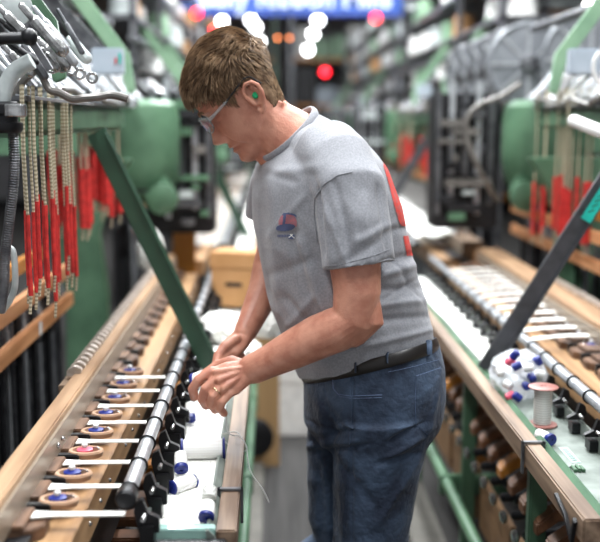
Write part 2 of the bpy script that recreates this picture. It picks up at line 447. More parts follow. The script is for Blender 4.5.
    if s < 0: part('box_button', 'redp', lambda b: b.box(X(.386), X(.392), y0+1.416, y0+1.4195, 1.655, 1.672), parent=cb)
    # dark head behind the housing
    hd = part('jacquard_head', 'dark', lambda b: (b.box(X(.17), X(.45), y1+.02, y1+.18, 1.04, 1.60)), .01)
    for i in range(5):
        part('head_plate', 'steel' if i % 2 else 'dsteel', lambda b, i=i: b.box(X(.18+.055*i), X(.20+.055*i), y1+.0, y1+.0195, 1.10+.04*(i % 3), 1.62+.03*(i % 2)), .002, parent=hd)
    rh = random.Random(int(y0*3)+s)
    for i in range(14):
        part('head_block', rh.choice(('iron', 'dsteel', 'conduit', 'cast', 'green', 'dark')), lambda b: b.box(X(.18+.2*rh.random()), X(.22+.22*rh.random()), y1-.03-.03*rh.random(), y1-.001, 1.08+.035*i, 1.095+.035*i+.02*rh.random()), .002, parent=hd)
    # under structure
    part('base_rail', 'green', lambda b: b.cyl((X(.02), y0, .42), (X(.02), y1, .42), .017))
    for yy in ([y0+.14, y0+.55, y0+1.3, y1-.3] if dtl else [y0+.1, y1-.2]):
        part('frame_leg', 'green', lambda b: b.box(X(.06), X(.10), yy, yy+.03, 0, zt-.03), .004)
        part('frame_foot', 'green', lambda b: b.box(X(.0), X(.4), yy+.032, yy+.06, .38, .44), .004)
    for i in range(6 if dtl else 3):
        ww = (y1-y0)/(6 if dtl else 3)
        part('side_panel', 'board2', lambda b: b.box(X(.11), X(.125), y0+ww*i+.03, y0+ww*(i+1)-.03, .30, .46), .003)
    nb = 22 if dtl == 2 else (8 if dtl else 0)
    for i in range(nb):
        yy = y0 + .06 + (y1-y0-.1)*i/nb
        r_ = part('warp_roller', 'iron', lambda b: b.lathe([(.006, 0), (.012, .005), (.012, .03), (.022, .035), (.022, .05), (.016, .06), (.016, .30), (.022, .31)], (X(.07), yy, .555), (s, 0, .12), 14))
        part('roller_knob', 'brite', lambda b: b.lathe([(.011, 0), (.016, .004), (.016, .012), (.008, .016)], (X(.045), yy, .552), (s, 0, .12), 12), parent=r_)
        if dtl == 2:
            part('roller_arm', 'orange' if i % 7 == 0 else 'dwood', lambda b: b.prism([(X(.07), .60), (X(.12), .635), (X(.30), .64), (X(.30), .662), (X(.11), .66), (X(.07), .63)], 'y', yy, yy+.05), .004)
    if not main:
        part('creel_frame', 'dsteel', lambda b: [b.box(X(u), X(u+.03), yy, yy+.03, 0, 2.6) for u in (.56, 1.05) for yy in (y0+.1, y0+1.2, y1-.1)] and [b.box(X(.56), X(1.08), y0+.1, y1-.07, z, z+.02) for z in (1.72, 1.95, 2.18, 2.41)])
        rq = random.Random(int(y0*7)+s)
        for zz in (1.74, 1.97, 2.20, 2.43):
            for j in range(9):
                if rq.random() < .15: continue
                yy = y0+.25+j*(y1-y0-.5)/8
                part('yarn_package', rq.choice(('cable', 'cable', 'steel', 'card', 'thread', 'pgreen', 'cast', 'cast')), lambda b: b.lathe([(.05, 0), (.07, .01), (.06, .13), (.02, .14)], (X(.60+.1*rq.random()), yy, zz+.001), (0, 0, 1), 12))
    part('under_shelf', 'dark', lambda b: b.box(X(.3), X(.34), y0, y1, .3, .80))
    part('plinth', 'concrete', lambda b: b.box(X(-.02), X(.1), y0-.1, y1+.1, 0, .05), .005)
    return L, ys, X, part

mat('reed', '#c7b8a4', .35, .5, '#6f5f50', wave=('Y', 45, .3), fac=(.2, .8)); M['reed'] = MATS['reed']
M['reeddark'] = mat('dark_screen', '#6f6c6b', .5, .2, '#3d3b3b', wave=('Y', 12, .3), fac=(.2, .8))
M['clipm'] = mat('clip_metal', '#d8cfc6', .3, .3, '#a89c90', 80)
M['board2'] = mat('panel_wood', '#94724f', .6, 0, '#70543a', 20, (1, .3, 1))

LL, lys, LX, Lpart = loom(-1, -.06, 1.54, 4.0, 'ribbon loom left of the man with diagonal dark green brace and row of wooden shuttles', 2, .84, .33)
RL, rys, RX, Rpart = loom(+1, .50, 1.52, 4.15, 'ribbon loom right of the man with shade-darkened brace carrying a teal tape strip', 2, .86, .36, .07)
zones = []
for k in range(3):
    y0 = 4.62 + k*4.1
    for s, xa in ((-1, -.06), (1, .50)):
        side = 'left' if s < 0 else 'right'
        word = ['second loom back', 'third loom back', 'fourth loom back', 'farthest loom'][k]
        q = loom(s, xa, y0, min(y0+3.75, 14.9), f'{word} on the {side} side of the aisle, green and blurred in the background', 1 if k < 1 else 0, .85, .345, .05)
        zones.append((s, k, q))
M['flange_brown'] = mat('flange_brown', '#9c6a62', .4, 0, '#84554e', 20)
# ---------------------------------------------------------------- shuttles and ribbons
def make_shuttle(s, loc, label, group, col='blue', nm='wooden_shuttle'):
    """boat-shaped wooden shuttle lying across the shelf, bobbin in its well"""
    x, y, z = loc
    R = empty(nm, loc, label, 'shuttle', group)
    mb = MB(); n = 28
    def outline(k, rx, ry): return [(x + rx*math.copysign(abs(math.cos(2*PI*i/n))**.9, math.cos(2*PI*i/n)), y + ry*math.sin(2*PI*i/n)) for i in range(n)]
    lv = [(0, .020, .014), (.002, .029, .021), (.011, .032, .0235), (.0145, .030, .022), (.0145, .0245, .0165), (.004, .0225, .015)]
    vs = []; fs = []
    for h, rx, ry in lv: vs += [(px, py, z+h) for px, py in outline(0, rx, ry)]
    for j in range(len(lv)-1):
        for i in range(n):
            i2 = (i+1) % n; fs.append((j*n+i, j*n+i2, (j+1)*n+i2, (j+1)*n+i))
    fs.append(tuple(range(n-1, -1, -1))); fs.append(tuple((len(lv)-1)*n+i for i in range(n)))
    mb.add(vs, fs); obj('body', mb, M['shuttle'], R)
    mb = MB(); mb.lathe([(.012, 0), (.0145, .001), (.0145, .010), (.006, .0125)], (x-.002, y, z+.0055), (0, 0, 1), 18)
    b = obj('bobbin', mb, M[col], R)
    mb = MB(); mb.lathe([(.0045, 0), (.0055, .002), (.0055, .006), (.003, .008)], (x-.002, y, z+.0182), (0,0,1), 12)
    c = obj('bobbin_core', mb, M['cable'], b)
    mb = MB(); mb.loft([(V((x, y, z+.0042)), V((.0222, 0, 0)), V((0, .0147, 0))), (V((x, y, z+.0052)), V((.0222, 0, 0)), V((0, .0147, 0)))], 24); obj('well', mb, M['dark'], R)
    mb = MB(); mb.tube([(x+.012*s*-1, y+.006, z+.015), (x+.02*s*-1, y, z+.019), (x+.026*s*-1, y-.004, z+.015)], .0012, 6)
    obj('thread_eye', mb, M['brite'], R)
    return R

def place(ol, loc, **k): return copy_tree(ol, loc, **k)
sh0 = make_shuttle(-1, (-.338, lys[0]+.060, .8935), '', 'shuttles in the left loom')
pk = make_shuttle(-1, (-.338, lys[2]+.060, .8935), 'wooden shuttle with a pink bobbin, the only pink one in the left loom', 'shuttles in the left loom', 'pink')
lys = lys[:8]
for i, yy in enumerate(lys):
    if i == 2: continue
    lab = f'wooden shuttle with a blue bobbin, {ORD[i]} shuttle from the near end of the left loom'
    loc = (-.338, yy+.060, .8935)
    if i == 0: sh0['label'] = lab
    else: place(sh0, loc, label=lab)

def ribbon(name_y, x0, x1, z0, z1, w, label, group, sag=.0, tail=0):
    mb = MB(); n = 10; vs = []; fs = []
    for i in range(n+1):
        t = i/n; x = x0+(x1-x0)*t; z = z0+(z1-z0)*t - sag*math.sin(PI*t); yo = 0
        ww = w*(1 + tail*(max(0, 1-t*4)))
        vs += [(x, name_y-ww/2, z), (x, name_y+ww/2, z), (x, name_y+ww/2, z+.0022), (x, name_y-ww/2, z+.0022)]
    for i in range(n):
        a = i*4; fs += [(a, a+4, a+5, a+1), (a+1, a+5, a+6, a+2), (a+2, a+6, a+7, a+3), (a+3, a+7, a+4, a)]
    fs += [(0,1,2,3), (n*4+3, n*4+2, n*4+1, n*4)]
    mb.add(vs, fs)
    return tag(obj('woven_ribbon', mb, M['white'], loc=((x0+x1)/2, name_y, z0)), label, 'ribbon', group)
for i, yy in enumerate(lys):
    ribbon(yy, -.365, -.226, .9035, .9035, .0155, f'narrow white ribbon crossing to the steel rod, {ORD[i]} in the left loom', 'ribbons crossing to the rod on the left loom', 0, .8)

# the right loom: ribbons rising over to pale shuttles, from the spool bag back
k = 0
y = 2.62
while y < 3.85:
    r = ribbon(y, .885, .668, .918, .9045, .026, f'white ribbon crossing the right loom, {ORD[k]} from the near end', 'ribbons crossing to the rod on the right loom', -.006, .5)
    k += 1; y += .11
rs0 = None
for i in range(11):
    loc = (.845, 2.565+.11*i, .8935)
    lab = f'pale wooden shuttle between white ribbons, {ORD[i]} from the near end of the right loom'
    if rs0 is None: rs0 = make_shuttle(1, loc, lab, 'shuttles in the right loom')
    else: place(rs0, loc, label=lab)

# webbing lying lengthwise in the trays
def strip(x0, x1, y0, y1, z, label, group, seed=0, wav=.002):
    rnd = random.Random(seed); mb = MB(); n = 40; vs = []; fs = []
    for i in range(n+1):
        t = i/n; yy = y0+(y1-y0)*t; dx = .003*math.sin(t*7+seed); dz = wav*(math.sin(t*19+seed*2)+1)
        vs += [(x0+dx, yy, z+dz), (x1+dx, yy, z+dz), (x1+dx, yy, z+dz+.003), (x0+dx, yy, z+dz+.003)]
    for i in range(n):
        a = i*4; fs += [(a, a+4, a+5, a+1), (a+1, a+5, a+6, a+2), (a+2, a+6, a+7, a+3), (a+3, a+7, a+4, a)]
    fs += [(0,1,2,3), (n*4+3, n*4+2, n*4+1, n*4)]
    mb.add(vs, fs)
    return tag(obj('webbing_strip', mb, M['white'], loc=(x0, y0, z)), label, 'webbing', group)
ww = .0152
for i in range(6):
    strip(-.111-ww*i, -.111-ww*(i+1)+.0006, 1.575+.004*i, 3.9, .8235, f'long white webbing strip lying in the left tray, {["right edge one beside the wooden rail","second from the rail","third from the rail","fourth from the rail","fifth from the rail","left edge one beside the rod brackets"][i]}', 'webbing strips lying in the left tray', 0, .0012)
for i in range(4):
    mb = MB(); mb.tube([(-.195, 1.583+i*.013, .8300), (-.15, 1.583+i*.013, .8305), (-.118, 1.583+i*.013, .8300)], [(.005, .0018)]*3, 10, rnd=True)
    tag(obj('folded_ribbon_end', mb, M['white'], loc=(-.15, 1.583+i*.013, .829)), f'folded white ribbon end across the left tray, {ORD[i]} from the pale green lip', 'ribbon', 'folded ribbon ends at the left tray lip')
for i in range(4):
    strip(.565+.02*i, .583+.02*i, 2.55+.03*i, 4.05, .8435, f'white webbing strip in the right tray behind the bag, {["beside the green edge","second from the green edge","third from the green edge","beside the rod brackets"][i]}', 'webbing strips in the right tray', 0, .0015)
mb = MB(); mb.box(-.212, -.095, 1.546, 1.568, .80, .840)
tag(obj('tray_lip', mb, M['glassgreen'], loc=(-.15, 1.55, .8), bevel=.002), 'translucent pale green strip closing the near end of the left tray', 'tray lip')
mb = MB(); mb.box(-.215, -.075, 1.505, 1.5385, .70, .828)
tag(obj('end_block', mb, M['iron'], loc=(-.15, 1.6, .7), bevel=.003), 'black metal end block under the near end of the left tray', 'machine part')
# background bays: ribbons and webbing
for s, kk, (q, ys, X, prt) in zones:
    if kk > 1: continue
    side = 'left' if s < 0 else 'right'
    ws = ['second', 'third'][kk]
    for j, yy in enumerate(ys[::1]):
        ribbon(yy, X(.33), X(.15), .91, .9035, .03, f'white ribbon crossing the {ws} loom back on the {side} side, blurred', f'ribbons on the {ws} {side} loom', -.004)
    if s > 0:
        for j in range(6):
            strip(X(.17)+.034*j, X(.17)+.034*j+.030, ys[0]-.1, ys[-1]-.2, .945+.003*j, f'broad white webbing strip piled over the {ws} right loom, blurred', f'webbing piled over the {ws} right loom', j, .006)
    for j in range(4):
        strip(X(.055+.022*j), X(.075+.022*j), ys[0], ys[-1]+.1, .8345, f'white webbing strip in the tray of the {ws} {side} loom, blurred', f'webbing in the tray of the {ws} {side} loom', 0)

# ---------------------------------------------------------------- spools
def spool(c, axis, L, R, wr, label, group=None, cap='blue', wind='thread', nm='thread_spool', caps=(1, 1), capl=.006):
    axis = V(axis).normalized(); c = V(c)
    E = empty(nm, c, label, 'spool', group)
    e0 = -L/2+(capl*1.02 if caps[0] else .001); e1 = L/2-(capl*1.02 if caps[1] else .001)
    mb = MB(); mb.lathe([(wr*.93, e0), (wr, e0+.001), (wr*1.02, 0), (wr, e1-.001), (wr*.93, e1)], c, axis, 24)
    obj('winding', mb, M[wind], E)
    for sgn, on in ((-1, caps[0]), (1, caps[1])):
        if not on: continue
        mb = MB(); z = sgn*L/2
        mb.lathe([(R*.9, z-sgn*capl), (R, z-sgn*capl*.8), (R, z-sgn*.001), (R*.93, z), (R*.26, z), (R*.2, z-sgn*.002), (R*.02, z-sgn*.002)], c, axis, 24)
        obj('flange', mb, M[cap], E)
    return E
ZT = .826
def on(px, py, z): return P(px, py, Z=z)
g = 'spools and bobbins in the left tray'
c = on(186, 383, ZT+.014); spool(c, (.2, -1, .1), .03, .013, .010, 'small blue and white bobbin nearest the fingers in the left tray', g)
c = on(190.5, 412, ZT+.026); spool(c, (.06, -.8, -.55), .046, .0125, .0115, 'white bobbin with a blue end lying lengthwise just below the hand', g, caps=(0, 1), capl=.012)
c = on(203, 449, ZT+.021); spool(c, (1, .06, 0), .088, .022, .020, 'largest white thread spool with blue ends lying across the left tray', g, capl=.005)
c = on(181, 462, ZT+.026); spool(c, (.10, -.8, -.5), .040, .0135, .0125, 'short white bobbin with blue end leaning just below the largest spool', g, caps=(0, 1), capl=.010)
c = on(183, 484, ZT+.0135); spool(c, (-.75, -.75, 0), .055, .0135, .0125, 'white bobbin with blue end lying diagonally, partly unwound, in the left tray', g, caps=(1, 1), capl=.004)
c = on(207, 511, ZT+.021); spool(c, (-.04, -.9, -.4), .034, .0135, .0128, 'white bobbin with blue end nearest the glass lip of the left tray', g, caps=(0, 1), capl=.008)
c = on(209.5, 494, ZT+.0245); spool(c, (-.04, -.9, -.4), .026, .0125, .0128, 'silver-white bobbin just behind the one nearest the glass lip', g, caps=(0, 0), wind='silver_thread', nm='thread_spool')
# cardboard core wrapped in ribbon, held in the hands
hc = P(207, 378, Y=1.985)
spool(hc+V((.004, .012, .0)), (.95, -.3, .42), .075, .019, .0175, 'white ribbon roll with dark blue band held in his fingers', None, nm='ribbon_roll', capl=.006)

# loose threads over the rail
def threadobj(pts, label, r=.0011):
    # smooth the polyline
    pts = [V(p) for p in pts]; out = []
    for i in range(len(pts)-1):
        p0 = pts[max(i-1, 0)]; p1 = pts[i]; p2 = pts[i+1]; p3 = pts[min(i+2, len(pts)-1)]
        for k in range(6):
            t = k/6; out.append(.5*((2*p1)+(p2-p0)*t+(2*p0-5*p1+4*p2-p3)*t*t+(-p0+3*p1-3*p2+p3)*t**3))
    out.append(pts[-1])
    mb = MB(); mb.tube(out, r, 6); return tag(obj('loose_thread', mb, M['cable'], loc=out[0]), label, 'thread', 'loose white threads by the hands')
q = lambda px, py, Y: P(px, py, Y=Y)
threadobj([q(226, 405, 1.93), q(228, 432, 1.94), q(240, 437, 1.93), q(246, 446, 1.92), q(250, 470, 1.91), q(262, 488, 1.90), q(269, 502, 1.90)], 'long white thread hanging from the hand down past the wooden rail', .0011)
threadobj([q(222, 434, 2.01), q(236, 432, 2.0), q(243, 440, 1.98), q(247, 449, 1.97), q(238, 452, 1.98), q(224, 441, 2.0)], 'looped white thread lying over the wooden rail beside the spool')
threadobj([q(222, 459, 1.92), q(232, 462, 1.9), q(238, 470, 1.89), q(242, 478, 1.88)], 'short white thread crossing the rail below the loop')
threadobj([P(178, 478, Z=.862), P(194, 474, Z=.865), P(196, 482, Z=.85), P(180, 492, Z=.836)], 'stray thread end curling off the diagonal bobbin')

# right tray
c = P(542, 425, Z=.8435)
spool(V((c.x, c.y, .8435+.0435)), (0, 0, 1), .087, .032, .019, 'upright spool of silver-white thread with reddish brown flanges in the right tray', None, cap='flange_brown', wind='silver_thread', nm='upright_spool', capl=.004)
c = P(545, 437, Z=.855); spool(c, (.42, -1, 0), .045, .0125, .0115, 'white bobbin with a blue end lying in front of the upright spool', None, caps=(0, 1), capl=.012, nm='small_bobbin')
mb = MB(); a = P(568, 455, Z=.8425)
mb.box(a.x-.006, a.x+.012, a.y-.045, a.y+.045, .8422, .8432)
lb = tag(obj('paper_label', mb, mat('pale_teal_paper', '#b7d6cc', .6), loc=a), 'pale teal paper label stuck on the floor of the right tray', 'label')
for i in range(6):
    mb = MB(); mb.box(a.x-.002, a.x+.008, a.y-.035+i*.012, a.y-.030+i*.012, .8432, .8436); obj('printed_mark', mb, M['dark'], lb)
a = P(578, 470, Z=.843)
mb = MB()
for dx in (-.008, .0, .008): mb.box(a.x+dx-.003, a.x+dx+.003, a.y-.012, a.y+.012, .8422, .850-.002*abs(dx)*100)
mb.box(a.x-.01, a.x+.01, a.y-.006, a.y+.006, .8422, .846)
tag(obj('small_clip', mb, M['green'], loc=a, bevel=.0006), 'small greenish metal clip lying on the right tray', 'clip')
a = P(567, 468, Z=.8435)
mb = MB(); mb.tube([a+V((-.010, 0, .0008)), a+V((.006, .002, .0008))], .0012, 8); mb.ring(a+V((.008, .002, .001)), (0, 0, 1), .003, .001, 12, 6)
tag(obj('small_pin', mb, M['dsteel'], loc=a), 'tiny metal pin lying left of the greenish clip', 'pin')
# bent strip on the near end of the right rail
mb = MB(); zs = .86
a0 = P(560, 478, X=.497)
mb.prism([(1.545, .845), (1.56, .8), (1.60, .83), (1.66, .845), (1.66, .851), (1.60, .837), (1.565, .81), (1.552, .85)], 'x', .492, .4985)
tag(obj('bent_bracket', mb, M['iron'], loc=(.495, 1.6, .8)), 'bent black strip hooked on the near end of the right wooden rail', 'bracket')
# bag of bobbins
def crumple(c, rx, ry, rz, amp, sd, m_, flat=None, seg=44, rings=30, sharp=9):
    mb = MB(); mb.sphere((0,0,0), 1, seg, rings)
    vs = []
    for v in mb.v:
        n1 = noise.ridged_multi_fractal(v*1.3+V((sd, 0, 0)), 1.0, 2.2, 4, 1.0, 2.0)
        n2 = noise.noise(v*sharp+V((0, sd, 0)))
        k = 1 + amp*(n1-1.2)*.6 + amp*.35*n2
        p = V((v.x*rx*k, v.y*ry*k, v.z*rz*k))
        if p.z < -rz*.72: p.z = -rz*.72
        vs.append(p+V(c))
    mb.v = vs; return mb
bc = P(522, 372, Z=.885)
bc = V((.592, 2.33, .843+.044))
B = empty('bobbin_bag', (bc.x, bc.y, .843), 'clear crumpled plastic bag full of blue, pink and white bobbins in the right tray', 'bag')
obj('plastic_film', crumple((bc.x, bc.y, bc.z), .068, .085, .060, .30, 4.2, None, seg=64, rings=40, sharp=3.2), M['plastic'], B)
rnd = random.Random(5)
for (px, py, cc, Yb) in [t_ for t_ in [(515, 355, 'blue', 2.24), (517, 366, 'blue', 2.22), (510, 362, 'pink', 2.26), (538, 361, 'blue', 2.27), (526, 386, 'blue', 2.22), (532, 378, 'blue', 2.23), (517, 397, 'blue', 2.21), (510, 396, 'pink', 2.23), (500, 372, 'cable', 2.27), (508, 385, 'cable', 2.24), (540, 374, 'cable', 2.25), (529, 368, 'cable', 2.23)]]:
    p = P(px, py, Y=Yb); mb = MB()
    ax = V((rnd.uniform(-1, 1), rnd.uniform(-1, .2), rnd.uniform(-.6, .6)))
    mb.lathe([(.006, -.012), (.0095, -.010), (.0095, .008), (.006, .011)], p, ax, 14)
    if p.z < .855: pass
    tag(obj('bobbin', mb, M[cc], loc=p), {'blue': 'blue bobbin showing through the clear plastic bag on the right tray', 'pink': 'pink bobbin showing through the clear plastic bag', 'cable': 'white bobbin inside the clear plastic bag'}[cc], 'bobbin', cc.replace('cable', 'white')+' bobbins in the plastic bag')
# green thing behind bag
# white tube at right edge
mb = MB(); mb.tube([P(574, 121, Y=2.5), P(612, 136, Y=2.35)], .016, 20, rnd=True)
tag(obj('white_tube', mb, M['cable'], loc=P(590, 128, Y=2.4)), 'white tube sticking in at the right edge in front of the cords', 'tube')
# grey hose right
def smooth_pts(pts):
    pts = [V(p) for p in pts]; out = []
    for i in range(len(pts)-1):
        p0 = pts[max(i-1, 0)]; p1 = pts[i]; p2 = pts[i+1]; p3 = pts[min(i+2, len(pts)-1)]
        for k in range(6):
            t = k/6; out.append(.5*((2*p1)+(p2-p0)*t+(2*p0-5*p1+4*p2-p3)*t*t+(-p0+3*p1-3*p2+p3)*t**3))
    return out + [pts[-1]]
mb = MB(); mb.tube(smooth_pts([P(520, 84, Y=3.8), P(500, 97, Y=3.75), P(478, 106, Y=3.7), P(467, 120, Y=3.7), P(468, 140, Y=3.7), P(477, 165, Y=3.7), P(488, 185, Y=3.75), P(498, 200, Y=3.85)]), .010, 12)
obj('hose', mb, M['conduit'], RL, label='grey hose looping down beside the housing')
mb = MB(); mb.tube(smooth_pts([P(600, 52, Y=2.85), P(594, 62, Y=2.85), P(595, 76, Y=2.85), P(604, 88, Y=2.85)]), .006, 10)
obj('cable', mb, M['cable'], RL, label='white cable curling below the grey box')
# large discs behind the right loom
for i, (px, py, r, Yd) in enumerate([(528, 64, .17, 4.40), (499, 68, .16, 4.6), (487, 71, .155, 4.72), (475, 74, .15, 4.84), (463, 77, .145, 4.96), (590, 60, .20, 4.3)]):
    c = P(px, py, Y=Yd)
    E = empty('warp_beam_wheel', c, 'large round metal wheel above the right looms, ' + ['facing the camera, foremost', 'second of the receding row', 'third of the receding row', 'fourth of the receding row', 'last of the receding row', 'behind the grey control box'][i], 'wheel', 'round wheels above the right looms')
    ax = V((0, -1, 0)) if i in (0, 5) else V((-.93, -.36, 0))
    mb = MB(); mb.ring(c, ax, r, .012, 40, 8); obj('rim', mb, M['disc'], E)
    mb = MB(); mb.lathe([(r*.97, 0), (r*.97, .004), (r*.2, .012), (r*.2, .0)], c, ax, 40); obj('web', mb, M['disc'], E)
    mb = MB(); mb.lathe([(r*.24, -.0), (r*.24, .03), (.02, .035)], c, ax, 24); obj('hub', mb, M['dsteel'], E)
    for k in range(8):
        a = 2*PI*k/8; d = ax.cross(V((0, 0, 1))).normalized()*math.cos(a)+V((0, 0, 1))*math.sin(a)
        mb = MB(); mb.bar(c+d*r*.22+ax*.012, c+d*r*.96+ax*.012, .014, .006, up=ax); obj('spoke', mb, M['steel'], E)
    mb = MB(); mb.cyl(c+V((0, .02, 0)), c+V((0, .14, 0)), .02, 14); mb.box(c.x-.02, c.x+.02, c.y+.08, c.y+.12, 1.55, c.z); obj('axle_stand', mb, M['dark'], E)

# ---------------------------------------------------------------- left loom head
def lp(name, m, fn, label=None, bevel=0):
    mb = MB(); fn(mb); return obj(name, mb, M[m], LL, label=label, bevel=bevel)
def pl(pts, Y): return smooth_pts([P(a, b, Y=Y) for a, b in pts])
lp('curved_arm', 'cast', lambda b: b.tube(pl([(4, 130), (2, 106), (6, 86), (15, 71), (32, 61)], 1.80), .0145, 14), 'pale grey cast curved arm')
lp('pivot_rod', 'iron', lambda b: (b.tube([P(-6, 39, Y=1.78), P(30, 38, Y=1.78)], .0105, 14), b.sphere(P(29, 37, Y=1.78), .015)), 'black rod with a round joint')
lp('pivot_link', 'dsteel', lambda b: b.bar(P(31, 40, Y=1.79), P(50, 70, Y=1.79), .012, .008))
lp('clamp_stack', 'iron', lambda b: (b.lathe([(.026, 0), (.03, .006), (.03, .018), (.022, .02), (.022, .03), (.028, .034), (.028, .05), (.02, .055)], P(6, 133, Y=1.80), (0,0,1), 20), b.sphere(P(22, 112, Y=1.78), .01), b.bar(P(8, 112, Y=1.8), P(22, 112, Y=1.78), .012, .012)), 'black clamp at the base of the curved arm', .001)
lp('clamp_collar', 'brite', lambda b: b.lathe([(.016, 0), (.019, .002), (.019, .02), (.016, .022)], P(16, 117, Y=1.76), (0, 0, 1), 16))
def spring(b):
    base = smooth_pts([P(13, 128, Y=1.80), P(14, 170, Y=1.80), P(10, 215, Y=1.81), P(5, 255, Y=1.82), P(4, 285, Y=1.83), P(0, 312, Y=1.84)])
    b.tube(base, .0065, 10)
    for i in range(len(base)-1):
        for t in (0, .33, .66):
            c = base[i].lerp(base[i+1], t); d = base[i+1]-base[i]
            if d.length > 1e-6: ribs.ring(c, d, .0080, .0019, 14, 6)
ribs = MB(); flex = lp('flexible_hose', 'rubber', spring, 'ribbed black flexible hose')
obj('ribbing', ribs, M['dsteel'], flex)
lp('side_plate', 'cast', lambda b: b.tube(pl([(2, 245), (10, 248), (14, 256), (15, 285), (10, 300), (2, 312)], 1.86), .006, 10))
lp('hose', 'conduit', lambda b: b.tube(pl([(14, 100), (20, 86), (30, 75), (40, 68), (44, 80), (50, 90), (60, 93), (72, 99), (84, 98), (98, 97), (112, 95), (128, 99)], 1.95), .0075, 10), 'grey hose arching over the levers')
lp('steel_strip', 'steel', lambda b: b.bar(P(20, 96, Y=1.93), P(90, 104, Y=2.2), .006, .02))
rnd = random.Random(11)
for (x1, y1, x2, y2, r, Yq, mm) in [(22, 6, 60, 50, .007, 1.9, 'brite'), (34, 8, 66, 47, .005, 1.95, 'steel'), (0, 8, 22, 30, .006, 1.85, 'brite'), (0, 20, 18, 34, .004, 1.85, 'iron'), (36, 20, 62, 50, .009, 1.93, 'brite'), (50, 26, 74, 62, .006, 2.0, 'steel'), (38, 40, 66, 66, .007, 2.0, 'brite'), (42, 50, 56, 68, .006, 1.95, 'brite'), (70, 40, 86, 58, .009, 2.2, 'cast'), (12, 44, 36, 62, .004, 1.84, 'iron'), (2, 44, 30, 74, .005, 1.88, 'brite'), (58, 10, 82, 52, .004, 2.1, 'dsteel'), (24, 46, 44, 76, .006, 1.9, 'dsteel')]:
    lp('lever', mm, lambda b: (b.tube([P(x1, y1, Y=Yq), P(x2, y2, Y=Yq)], r, 10, rnd=True), b.tube([P(x1, y1, Y=Yq).lerp(P(x2, y2, Y=Yq), .35), P(x2, y2, Y=Yq)], r*1.5, 10, rnd=True)))
for (x, y) in [(52, 68), (62, 67), (72, 70), (80, 74), (92, 78), (57, 66)]:
    lp('link_ring', 'brite', lambda b: b.ring(P(x, y, Y=2.0), (.2, -1, .1), .009, .003, 18, 6))
lp('cam_plate', 'cast', lambda b: b.lathe([(.034, 0), (.036, .004), (.036, .01), (.012, .014)], P(14, 8, Y=2.0), (0.1, -1, 0), 24))
lp('grey_bar', 'dsteel', lambda b: b.bar(P(45, -4, Y=3.0), P(106, 60, Y=3.0), .045, .012))

# ---------------------------------------------------------------- things between the looms
def carton(c, sx, sy, sz, rot, label, m_='card', slot=True, lid=True, nm='cardboard_box', cat='box'):
    E = empty(nm, c, label, cat); Rm = Matrix.Rotation(rot, 3, 'Z')
    def tr(mb): mb.v = [Rm @ v + V(c) for v in mb.v]; return mb
    mb = MB(); mb.box(-sx/2, sx/2, -sy/2, sy/2, 0, sz); obj('body', tr(mb), M[m_], E, bevel=.004)
    if lid:
        mb = MB(); mb.box(-sx/2-.004, sx/2+.004, -sy/2-.004, sy/2+.004, sz*.72, sz+.004); obj('lid', tr(mb), M[m_], E, bevel=.004)
    if slot:
        mb = MB(); mb.tube([(-sx*.14, -sy/2-.0055, sz*.42), (sx*.14, -sy/2-.0055, sz*.42)], (.008), 10, rnd=True)
        mb.v = [V((v.x, -sy/2-.0012+(v.y+sy/2+.0055)*.1, v.z)) for v in mb.v]; obj('hand_hole', tr(mb), M['dark'], E)
    return E
carton((-.118, 3.53, .842), .17, .13, .19, -.28, 'brown cardboard box with a hand hole standing on the left loom tray behind his arm')
# shelf rest for it
for (px, py, Yb, r, sd, lab) in [(222, 322, 3.0, (.075, .09, .05), 1, 'white crumpled cloth lying on the tray before the cardboard box'), (240, 338, 2.75, (.06, .07, .035), 5, 'second crumpled white cloth under his far forearm'), (268, 330, 2.9, (.05, .05, .09), 8, 'tall white bundle beside his waist behind the forearm')]:
    p = P(px, py, Y=Yb); base = .829
    if px == 268: base = .86
    o = tag(obj('crumpled_cloth', crumple((p.x, p.y, base+r[2]*.72), *r, .28, sd, None), M['white'], loc=(p.x, p.y, base), smooth=False), lab, 'cloth')
p = P(164, 230, Y=3.9)
mb = crumple((p.x-.02, 3.62, 1.02), .05, .06, .085, .2, 12, None)
tag(obj('white_bundle', mb, M['white'], loc=(p.x, 3.62, .955), smooth=False), 'white bundle standing on the end of the left loom beam', 'bundle')
mb = MB(); mb.prism([(-.42, 0), (-.33, 0), (-.325, 1.16), (-.35, 1.2), (-.40, 1.2), (-.42, 1.15)], 'y', 4.22, 4.25)
tag(obj('wooden_end_piece', mb, M['orange'], loc=(-.38, 4.23, 0), bevel=.006), 'orange varnished wooden end piece standing at the far end of the left loom', 'wooden piece')
mb = MB(); mb.prism([(.86, 0), (.96, 0), (.96, .945), (.86, .945)], 'y', 4.17, 4.21)
tag(obj('wooden_end_piece', mb, M['orange'], loc=(.9, 4.19, 0), bevel=.006), 'brown wooden end piece at the far end of the right loom beam', 'wooden piece')
